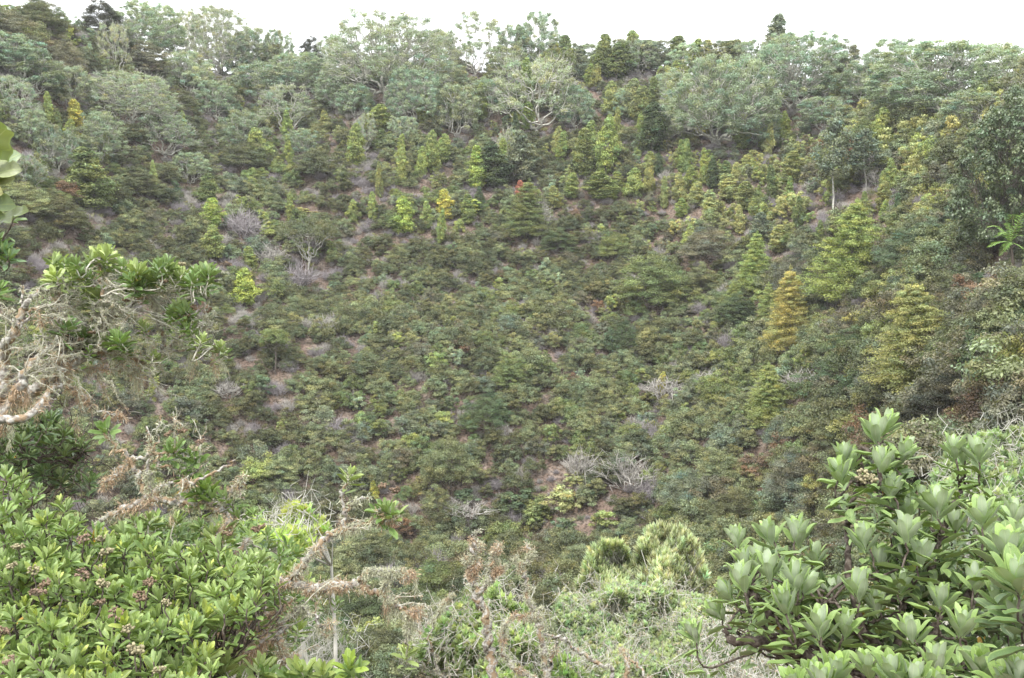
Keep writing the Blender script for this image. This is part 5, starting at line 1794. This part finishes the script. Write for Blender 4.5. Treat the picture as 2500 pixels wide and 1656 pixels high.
# ---- bushes of small tufts a little farther off
def tuft_bush(name, label, cat, poly, n, d0, d1, L, tint, limbs=(), twigs=0, nl=14, lich=0.0, leafW=.46, upb=.35, sep=0, spread=1.0, mat=None, dark=.55, outward=0.0):
    xs = [p[0] for p in poly]; ys = [p[1] for p in poly]
    cx = sum(xs) / len(xs)
    bx, by = at(cx, max(ys), (d0 + d1) / 2)[:2]
    root = empty(name, (bx, by, h1(bx, by)), label, cat)
    o0 = np.array(root.location)
    lf, tw, li = MB(), MB(), MB()
    pts = poly_pts(poly, n, sep)
    C, A, TT = [], [], []
    for x, y in pts:
        t = (max(ys) - y) / (max(ys) - min(ys))
        lump = float(vnoise(x, y, 60, 4))
        d = d0 + (d1 - d0) * t + (1 - lump) * .8 + rng.uniform(0, .9) * rng.random()
        C.append(at(x, y, d))
        if outward:
            A.append(nrm(np.array([rng.normal() * .16 + outward * (x - cx) / (max(xs) - min(xs)) * 2, -.1 + rng.normal() * .16, 1])))
        else:
            A.append(nrm(np.array([rng.normal() * .4, -.35 + rng.normal() * .3, 1])))
        k = np.clip(rng.normal() * .16 + 1, .6, 1.5) * (.8 + .4 * lump)
        TT.append(np.array(tint) * k * np.array([1 + rng.normal() * .08, 1, 1]))
    C, A, TT = np.array(C), np.array(A), np.array(TT)
    m = len(C)
    idx = np.repeat(np.arange(m), nl)
    k = np.tile(np.arange(nl), m)
    th = np.radians(15 + 62 * (k / (nl - 1)) * spread + rng.normal(size=len(k)) * 6)
    ph = k * 2.4 + rng.random(m)[idx] * 6.28
    u = nrm(np.cross(A, [.3, .5, .1]))
    v = np.cross(A, u)
    r = u[idx] * np.cos(ph)[:, None] + v[idx] * np.sin(ph)[:, None]
    d = A[idx] * np.cos(th)[:, None] + r * np.sin(th)[:, None]
    nn = -r * np.cos(th)[:, None] + A[idx] * np.sin(th)[:, None]
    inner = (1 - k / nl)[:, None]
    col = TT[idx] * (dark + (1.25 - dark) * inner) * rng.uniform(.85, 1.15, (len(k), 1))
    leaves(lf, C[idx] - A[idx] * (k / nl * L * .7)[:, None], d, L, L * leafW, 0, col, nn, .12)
    o = obj('foliage', lf.mesh('foliage', [mat or M_FOL], False, o0), root, None, (1, 1, 1))
    o['kind'] = 'stuff'
    foot = np.array([bx, by, h1(bx, by) - .2])
    K = max(3, m // 60)
    hubs_ = C[rng.choice(m, K, replace=False)] + np.array([0, .15, -.35])
    for h in hubs_:
        tube(tw, smooth_path([foot, (foot + h) / 2 + rng.normal(size=3) * .12, h], 5, .01), .035, .012, 6)
    g = np.argmin(((C[:, None] - hubs_[None]) ** 2).sum(2), 1)
    for i in range(m):
        p = bend(hubs_[g[i]], C[i], 4, wig=.06, lift=-.08)
        cones(tw, p[:-1], p[1:], np.array([.009, .006, .004]), np.array([.006, .004, .003]), 0, 4)
    if twigs:
        q = C[rng.integers(0, m, twigs)] + rng.normal(size=(twigs, 3)) * [.08, .1, .06]
        for s_ in range(3):
            e = q + nrm(rng.normal(size=(twigs, 3)) * .7 + [0, -.1, .5]) * rng.uniform(.05, .16, (twigs, 1))
            cones(tw, q, e, .004 - .001 * s_, .003 - .001 * s_, 0, 3)
            if lich > 0:
                sel = rng.random(twigs) < lich
                nn_ = int(sel.sum()) * 5
                qq = np.repeat(q[sel], 5, 0) + np.repeat((e - q)[sel], 5, 0) * rng.random((nn_, 1))
                leaves(li, qq, rdir(nn_) + [0, 0, -.3], .03, .006, 0, np.where(rng.random((nn_, 1)) < .4, [[.50, .40, .30]], [[.52, .51, .42]]) * rng.uniform(.7, 1.2, (nn_, 1)))
            q = e
    o = obj('twigs', tw.mesh('twigs', [M_PALE], True, o0), root)
    o['kind'] = 'stuff'
    for pts_, r0, r1, den, orng in limbs:
        path = smooth_path(pts_, 7, .012)
        mb = MB()
        tube(mb, path, r0 * .68, r1 * .68, 8, 0, .10)
        obj('limb', mb.mesh('limb', [M_LBARK], True, o0), root)
        lichen(li, path, (r0 + r1) / 2 * .7, den * .9, .045, .005, .2, orng - .15, .9, int(rng.integers(99)))
    if li.n:
        o = obj('lichen', li.mesh('lichen', [M_LICH], False, o0), root)
        o['kind'] = 'stuff'
    return root


def cc(x, y, d):
    return at(1000 + x / 3.156, 1240 + y / 3.156, d)


def cpoly(*p):
    return [(1000 + x / 3.156, 1240 + y / 3.156) for x, y in p]


lim = [([cc(660, 1500, 6.9), cc(620, 1150, 6.9), cc(590, 950, 6.9), cc(558, 760, 6.9), cc(510, 665, 6.9)], .055, .035, 1800, .25),
       ([cc(520, 680, 6.9), cc(490, 560, 6.9), cc(460, 470, 6.9), cc(455, 420, 6.9), cc(430, 380, 6.9)], .035, .012, 5200, .45),
       ([cc(480, 520, 6.9), cc(520, 430, 6.9), cc(490, 330, 6.9), cc(500, 260, 6.9), cc(480, 250, 6.9)], .025, .02, 5600, .7),
       ([cc(500, 260, 6.9), cc(505, 210, 6.9), cc(502, 170, 6.9)], .006, .002, 500, .1), ([cc(505, 215, 6.9), cc(545, 175, 6.9)], .004, .002, 300, .1),
       ([cc(515, 330, 6.9), cc(530, 290, 6.9), cc(520, 255, 6.9)], .02, .012, 5200, .8),
       ([cc(515, 660, 6.9), cc(590, 600, 6.9), cc(625, 540, 6.9), cc(640, 460, 6.9), cc(635, 400, 6.9), cc(665, 330, 6.9), cc(688, 285, 6.9)], .03, .010, 4600, .3),
       ([cc(640, 500, 6.9), cc(690, 470, 6.9), cc(742, 445, 6.9)], .02, .01, 5200, .6), ([cc(640, 430, 6.9), cc(680, 405, 6.9)], .012, .006, 4000, .4)]
tuft_bush('lichen_forked_tree', 'small tree with a thick forked trunk crusted in orange lichen above yellow green tufts', 'tree',
          cpoly((400, 700), (440, 640), (540, 560), (640, 590), (740, 640), (820, 720), (950, 790), (1010, 900), (1000, 1100), (960, 1340), (420, 1340), (250, 1200), (60, 1150), (100, 1000), (220, 850), (330, 780)), 800, 7.2, 8.4, .062,
          (.34, .42, .20), lim, 420, lich=.7)
lim = [([cc(1080, 1500, 6.9), cc(1050, 1280, 6.9), cc(1030, 1100, 6.9), cc(1000, 900, 6.9), cc(930, 785, 6.9), cc(900, 650, 6.9), cc(895, 560, 6.9), cc(855, 465, 6.9), cc(905, 400, 6.9), cc(932, 345, 6.9), cc(905, 285, 6.9)], .035, .010, 4600, .35),
       ([cc(850, 465, 6.9), cc(825, 420, 6.9), cc(812, 375, 6.9)], .010, .003, 1500, .2), ([cc(905, 290, 6.9), cc(910, 265, 6.9)], .004, .002, 400, .1),
       ([cc(1000, 900, 6.9), cc(1000, 830, 6.9), cc(1012, 768, 6.9)], .018, .01, 3600, .2), ([cc(1060, 1250, 6.9), cc(1100, 1140, 6.9), cc(1135, 1035, 6.9)], .025, .015, 4600, .3),
       ([cc(1020, 1340, 6.9), cc(820, 1250, 6.9), cc(735, 1150, 6.9), cc(712, 1000, 6.9), cc(775, 860, 6.9), cc(850, 830, 6.9), cc(940, 872, 6.9)], .022, .010, 4600, .45),
       ([cc(1040, 980, 6.9), cc(1150, 992, 6.9), cc(1230, 1040, 6.9), cc(1330, 1120, 6.9), cc(1450, 1188, 6.9), cc(1540, 1230, 6.9), cc(1560, 1330, 6.9)], .012, .022, 1600, .1),
       ([cc(900, 620, 6.9), cc(945, 630, 6.9)], .006, .002, 1500, .2)]
tuft_bush('lichen_stemmed_tree', 'slim crooked lichen covered stem rising between the forked tree and the pale tufted bush', 'tree',
          cpoly((960, 1150), (1060, 1080), (1200, 1150), (1300, 1200), (1350, 1340), (900, 1340)), 170, 7.2, 7.8, .062, (.27, .36, .15), lim, 120, lich=.6)
lim = [([cc(150, 970, 8.2), cc(200, 830, 8.2), cc(255, 765, 8.2), cc(300, 700, 8.2), cc(325, 665, 8.2)], .012, .005, 5200, .25),
       ([cc(60, 940, 8.2), cc(120, 1050, 8.2), cc(170, 1130, 8.2), cc(210, 1180, 8.2)], .012, .014, 1800, .2), ([cc(150, 960, 8.2), cc(180, 1150, 8.2), cc(260, 1330, 8.2)], .012, .02, 1500, .2),
       ([cc(240, 780, 8.2), cc(300, 790, 8.2), cc(350, 800, 8.2)], .006, .004, 5200, .2)]
tuft_bush('twiggy_bush', 'low grey twiggy bush left of the forked lichen trunk at the bottom', 'bush',
          cpoly((100, 1000), (200, 900), (330, 860), (500, 900), (600, 1000), (600, 1330), (150, 1330)), 140, 8.4, 8.8, .055, (.25, .33, .14), lim, 600, lich=.9)
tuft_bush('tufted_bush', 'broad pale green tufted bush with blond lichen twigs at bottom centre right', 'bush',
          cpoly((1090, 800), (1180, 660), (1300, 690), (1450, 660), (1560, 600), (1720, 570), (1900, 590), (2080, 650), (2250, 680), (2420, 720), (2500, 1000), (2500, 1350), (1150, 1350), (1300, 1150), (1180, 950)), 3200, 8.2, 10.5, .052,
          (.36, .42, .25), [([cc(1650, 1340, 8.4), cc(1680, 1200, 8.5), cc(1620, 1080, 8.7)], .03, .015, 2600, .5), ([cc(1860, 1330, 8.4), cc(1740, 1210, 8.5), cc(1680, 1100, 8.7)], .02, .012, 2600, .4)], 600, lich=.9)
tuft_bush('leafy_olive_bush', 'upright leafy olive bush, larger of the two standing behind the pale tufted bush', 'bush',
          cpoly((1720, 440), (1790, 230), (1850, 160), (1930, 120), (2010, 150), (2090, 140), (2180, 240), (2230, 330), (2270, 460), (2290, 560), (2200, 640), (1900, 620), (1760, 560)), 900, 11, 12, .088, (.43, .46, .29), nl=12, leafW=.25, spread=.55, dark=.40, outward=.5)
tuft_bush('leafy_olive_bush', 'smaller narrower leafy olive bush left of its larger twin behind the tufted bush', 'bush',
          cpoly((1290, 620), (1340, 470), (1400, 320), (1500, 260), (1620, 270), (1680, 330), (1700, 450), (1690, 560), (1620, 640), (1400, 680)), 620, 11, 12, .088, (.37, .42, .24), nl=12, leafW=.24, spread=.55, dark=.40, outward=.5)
tuft_bush('tufted_bush', 'small yellow green tufted bush beyond the lichen branches left of centre', 'bush',
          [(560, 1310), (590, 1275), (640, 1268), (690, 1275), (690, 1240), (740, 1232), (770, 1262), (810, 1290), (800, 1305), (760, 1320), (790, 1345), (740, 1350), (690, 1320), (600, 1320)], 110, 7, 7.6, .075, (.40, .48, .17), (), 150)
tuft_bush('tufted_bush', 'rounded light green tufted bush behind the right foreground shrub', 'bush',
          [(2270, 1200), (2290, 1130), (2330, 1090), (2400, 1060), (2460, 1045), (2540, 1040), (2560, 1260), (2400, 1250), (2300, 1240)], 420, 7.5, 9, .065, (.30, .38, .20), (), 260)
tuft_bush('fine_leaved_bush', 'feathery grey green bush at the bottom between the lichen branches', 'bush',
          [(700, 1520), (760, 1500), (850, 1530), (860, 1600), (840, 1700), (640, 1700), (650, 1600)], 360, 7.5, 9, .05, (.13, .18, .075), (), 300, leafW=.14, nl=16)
tuft_bush('under_bush', 'shaded grassy thicket showing between the stems of the right foreground shrub', 'bush',
          [(1700, 1560), (1800, 1500), (2000, 1500), (2300, 1500), (2540, 1500), (2540, 1750), (1650, 1750)], 520, 5.2, 7.5, .07, (.21, .27, .12), (), 1500, lich=.5, leafW=.2, nl=12)

# ---- big wavy leaves at the left edge
g0 = at(-160, 700, 2.3)
root = empty('wavy_leaf_branch', (g0[0], g0[1], h1(g0[0], g0[1])), 'large wavy edged leaves with yellow tips poking in at the left edge', 'branch')
o0 = np.array(root.location)
mb = MB()
tube(mb, smooth_path([np.array([g0[0], g0[1], h1(g0[0], g0[1]) - .1]), at(-160, 900, 2.3), at(-90, 560, 2.3), at(-60, 430, 2.3), at(-60, 300, 2.3)], 7, .004), .016, .006, 7)
obj('stem', mb.mesh('stem', [M_STEM], True, o0), root)
WV = Leaves(.42, WAVY)
for bx, by, tx, ty, col, nz in ((-70, 400, 30, 284, (.30, .37, .20), -1), (-60, 420, 45, 300, (.34, .40, .24), -1), (-70, 470, 44, 338, (.27, .34, .19), -1), (-60, 440, 36, 400, (.32, .38, .24), -1), (-60, 470, 54, 368, (.22, .34, .14), 1),
                                (-60, 440, 60, 404, (.30, .30, .10), 1), (-50, 470, 44, 426, (.34, .30, .10), 1), (-80, 460, 10, 452, (.44, .35, .05), 1), (-60, 520, 38, 482, (.28, .40, .16), 1), (14, 546, 80, 506, (.34, .40, .10), 1), (-70, 560, 20, 520, (.18, .26, .10), 1),
                                (-60, 380, 20, 300, (.24, .32, .16), 1)):
    d_ = rng.uniform(2.2, 2.4)
    a, b = at(bx - 22, by, d_), at(tx - 22, ty, d_ - .05)
    col = np.array(col) * .35 + np.array((.27, .31, .22)) * .65
    L_ = np.linalg.norm(b - a)
    nn = nrm(np.array([rng.normal() * .2, -.8 * nz + rng.normal() * .15, .6]))
    WV.add(a, b - a, nn, L_, col, .1)
WV.build(root)
P = Plant('leafy_bush', (g0[0] - 1.3, g0[1] + 1.6, h1(g0[0] - 1.3, g0[1] + 1.6)), 'few green leaf rosettes poking in at the left edge below the wavy leaves', 'bush', .28)
P.limb([P.o0, at(-120, 900, 4.0), at(-60, 700, 4.0), at(-40, 630, 4.0)], .02, .006, mat=M_STEM, name='branch')
for x, y, s, fr in ((8, 600, 1.0, (.16, .26, .12)), (22, 612, .9, (.16, .26, .12)), (-10, 590, 1.0, (.16, .26, .12)), (38, 508, .6, (.24, .34, .16)), (2, 690, .8, (.18, .3, .08)), (-4, 570, .8, DG)):
    P.ros(at(x, y + 14, 4.0), nrm(np.array([.5, -.2, .9])), .075 * s, None, .004, n=12, fresh=fr, old=np.array(fr) * .6, spread=(15, 80), tail=2)
P.finish()

# ---- tree fern at the right edge
g = ground(2474, 690)
fd = proj(g)[2]
root = empty('tree_fern', g, 'small tree fern with light green arching fronds at the right edge', 'fern')
o0 = np.array(root.location)
cr = at(2466, 592, fd)
mb = MB()
tube(mb, smooth_path([o0 - [0, 0, .2], (o0 + cr) / 2 + [.05, 0, 0], cr], 5, .01), .09, .07, 8, 0, .2)
obj('trunk', mb.mesh('trunk', [M_STEM], True, o0), root)
PLANTS.append({'o': root, 'px': 2466, 'py': 590, 'd': fd, 'tone': 'green', 'kind': 'fern', 'ref': 'the tree fern', 'label': root['label'], 'W': 1})
for tx, ty, dd in ((2408, 556, 0), (2411, 604, -.3), (2436, 575, -.5), (2498, 577, -.3), (2456, 546, .2), (2520, 520, 0), (2476, 525, .6), (2440, 625, -.5), (2510, 620, -.2), (2425, 580, .3), (2450, 610, -.6), (2490, 555, .5)):
    e = at(tx, ty, fd + dd)
    up_ = .28 if ty < 600 else .12
    p = bend(cr, e, 18, wig=.0, lift=up_)
    mb = MB()
    cones(mb, p[:-1], p[1:], .012, .008, 0, 3, (.25, .3, .1))
    tg = nrm(np.gradient(p, axis=0))
    sd = nrm(np.cross(tg, [0, 0, 1]))
    t = np.linspace(0, 1, 18)
    ln = .30 * np.sin(math.pi * np.clip(t * .85 + .12, 0, 1)) * np.linalg.norm(e - cr) / 1.1
    for s_ in (-1, 1):
        leaves(mb, p, sd * s_ + tg * .5 + [0, 0, -.15], ln, .075, 0, np.array([.27, .42, .13]) * rng.uniform(.85, 1.15, (18, 1)), np.tile([[0, 0, 1.]], (18, 1)), .06)
    obj('frond', mb.mesh('frond', [M_FOL], False, o0), root, None, (1, 1, 1))

# ------------------------------------------------------------------ labels of the plants told apart by what stands near them
REFS = [p for p in PLANTS if p['ref']]
groups = {}
for p in PLANTS:
    if p['label']:
        continue
    cand_ = sorted(((math.hypot(p['px'] - q['px'], p['py'] - q['py']), i) for i, q in enumerate(REFS)))[:1]
    dist, i = cand_[0]
    q = REFS[i]
    dx, dy = p['px'] - q['px'], p['py'] - q['py']
    if abs(dx) > 2 * abs(dy):
        dr = 'right of' if dx > 0 else 'left of'
    elif abs(dy) > 2 * abs(dx):
        dr = 'below' if dy > 0 else 'above'
    else:
        dr = ('lower ' if dy > 0 else 'upper ') + ('right of' if dx > 0 else 'left of')
    tone = {'olive': 'olive', 'mid yellow': 'yellowish', 'straw': 'straw yellow', 'sage': 'grey green', 'pale sage': 'pale grey', 'blackish': 'near black', 'rust': 'rust red',
            'gold': 'golden', 'brown olive': 'brownish'}.get(p['tone'], p['tone'])
    ph = PHRASE[p['kind']]
    if p['kind'] == 'dead':
        tone = 'grey'
    groups.setdefault((tone, ph, dr, i), []).append((dist, p))
_T = ['twenty', 'thirty', 'forty', 'fifty', 'sixty', 'seventy']
ORD = ['nearest', 'second', 'third', 'fourth', 'fifth', 'sixth', 'seventh', 'eighth', 'ninth', 'tenth', 'eleventh', 'twelfth', 'thirteenth', 'fourteenth', 'fifteenth', 'sixteenth',
       'seventeenth', 'eighteenth', 'nineteenth', 'twentieth']
for t_ in _T:
    ORD += [t_ + ' ' + w_ for w_ in ('first', 'second', 'third', 'fourth', 'fifth', 'sixth', 'seventh', 'eighth', 'ninth')] + [t_ + ' tenth']
for (tone, ph, dr, i), lst in groups.items():
    lst.sort(key=lambda t: t[0])
    for k, (dist, p) in enumerate(lst):
        o_ = '' if len(lst) == 1 else (ORD[k] + ' ' if k < len(ORD) else 'outermost ')
        far = 'standing ' if dist < 120 else 'farther out '
        p['o']['label'] = (o_ + tone + ' ' + ph + ' ' + far + dr + ' ' + REFS[i]['ref']).strip()

# ------------------------------------------------------------------ thin bright air over the bowl
bm_ = MB()
X0, X1, Y0, Y1, Z0, Z1 = -2600, 2600, -2600, 2600, -60, 40
v_ = [(x, y, z) for z in (Z0, Z1) for y in (Y0, Y1) for x in (X0, X1)]
bm_.add(v_, [(0, 2, 3, 1), (4, 5, 7, 6), (0, 1, 5, 4), (2, 6, 7, 3), (0, 4, 6, 2), (1, 3, 7, 5)])
hm, hnt, hout = new_mat('thin_air')
pv = N(hnt, 'ShaderNodeVolumePrincipled')
pv.inputs['Color'].default_value = (.96, .97, 1, 1)
pv.inputs['Density'].default_value = 0.00038
hnt.links.new(pv.outputs[0], hout.inputs['Volume'])
ho = obj('haze', bm_.mesh('haze', [hm]))
tag(ho, 'thin pale haze filling the valley air', None, None, 'stuff')
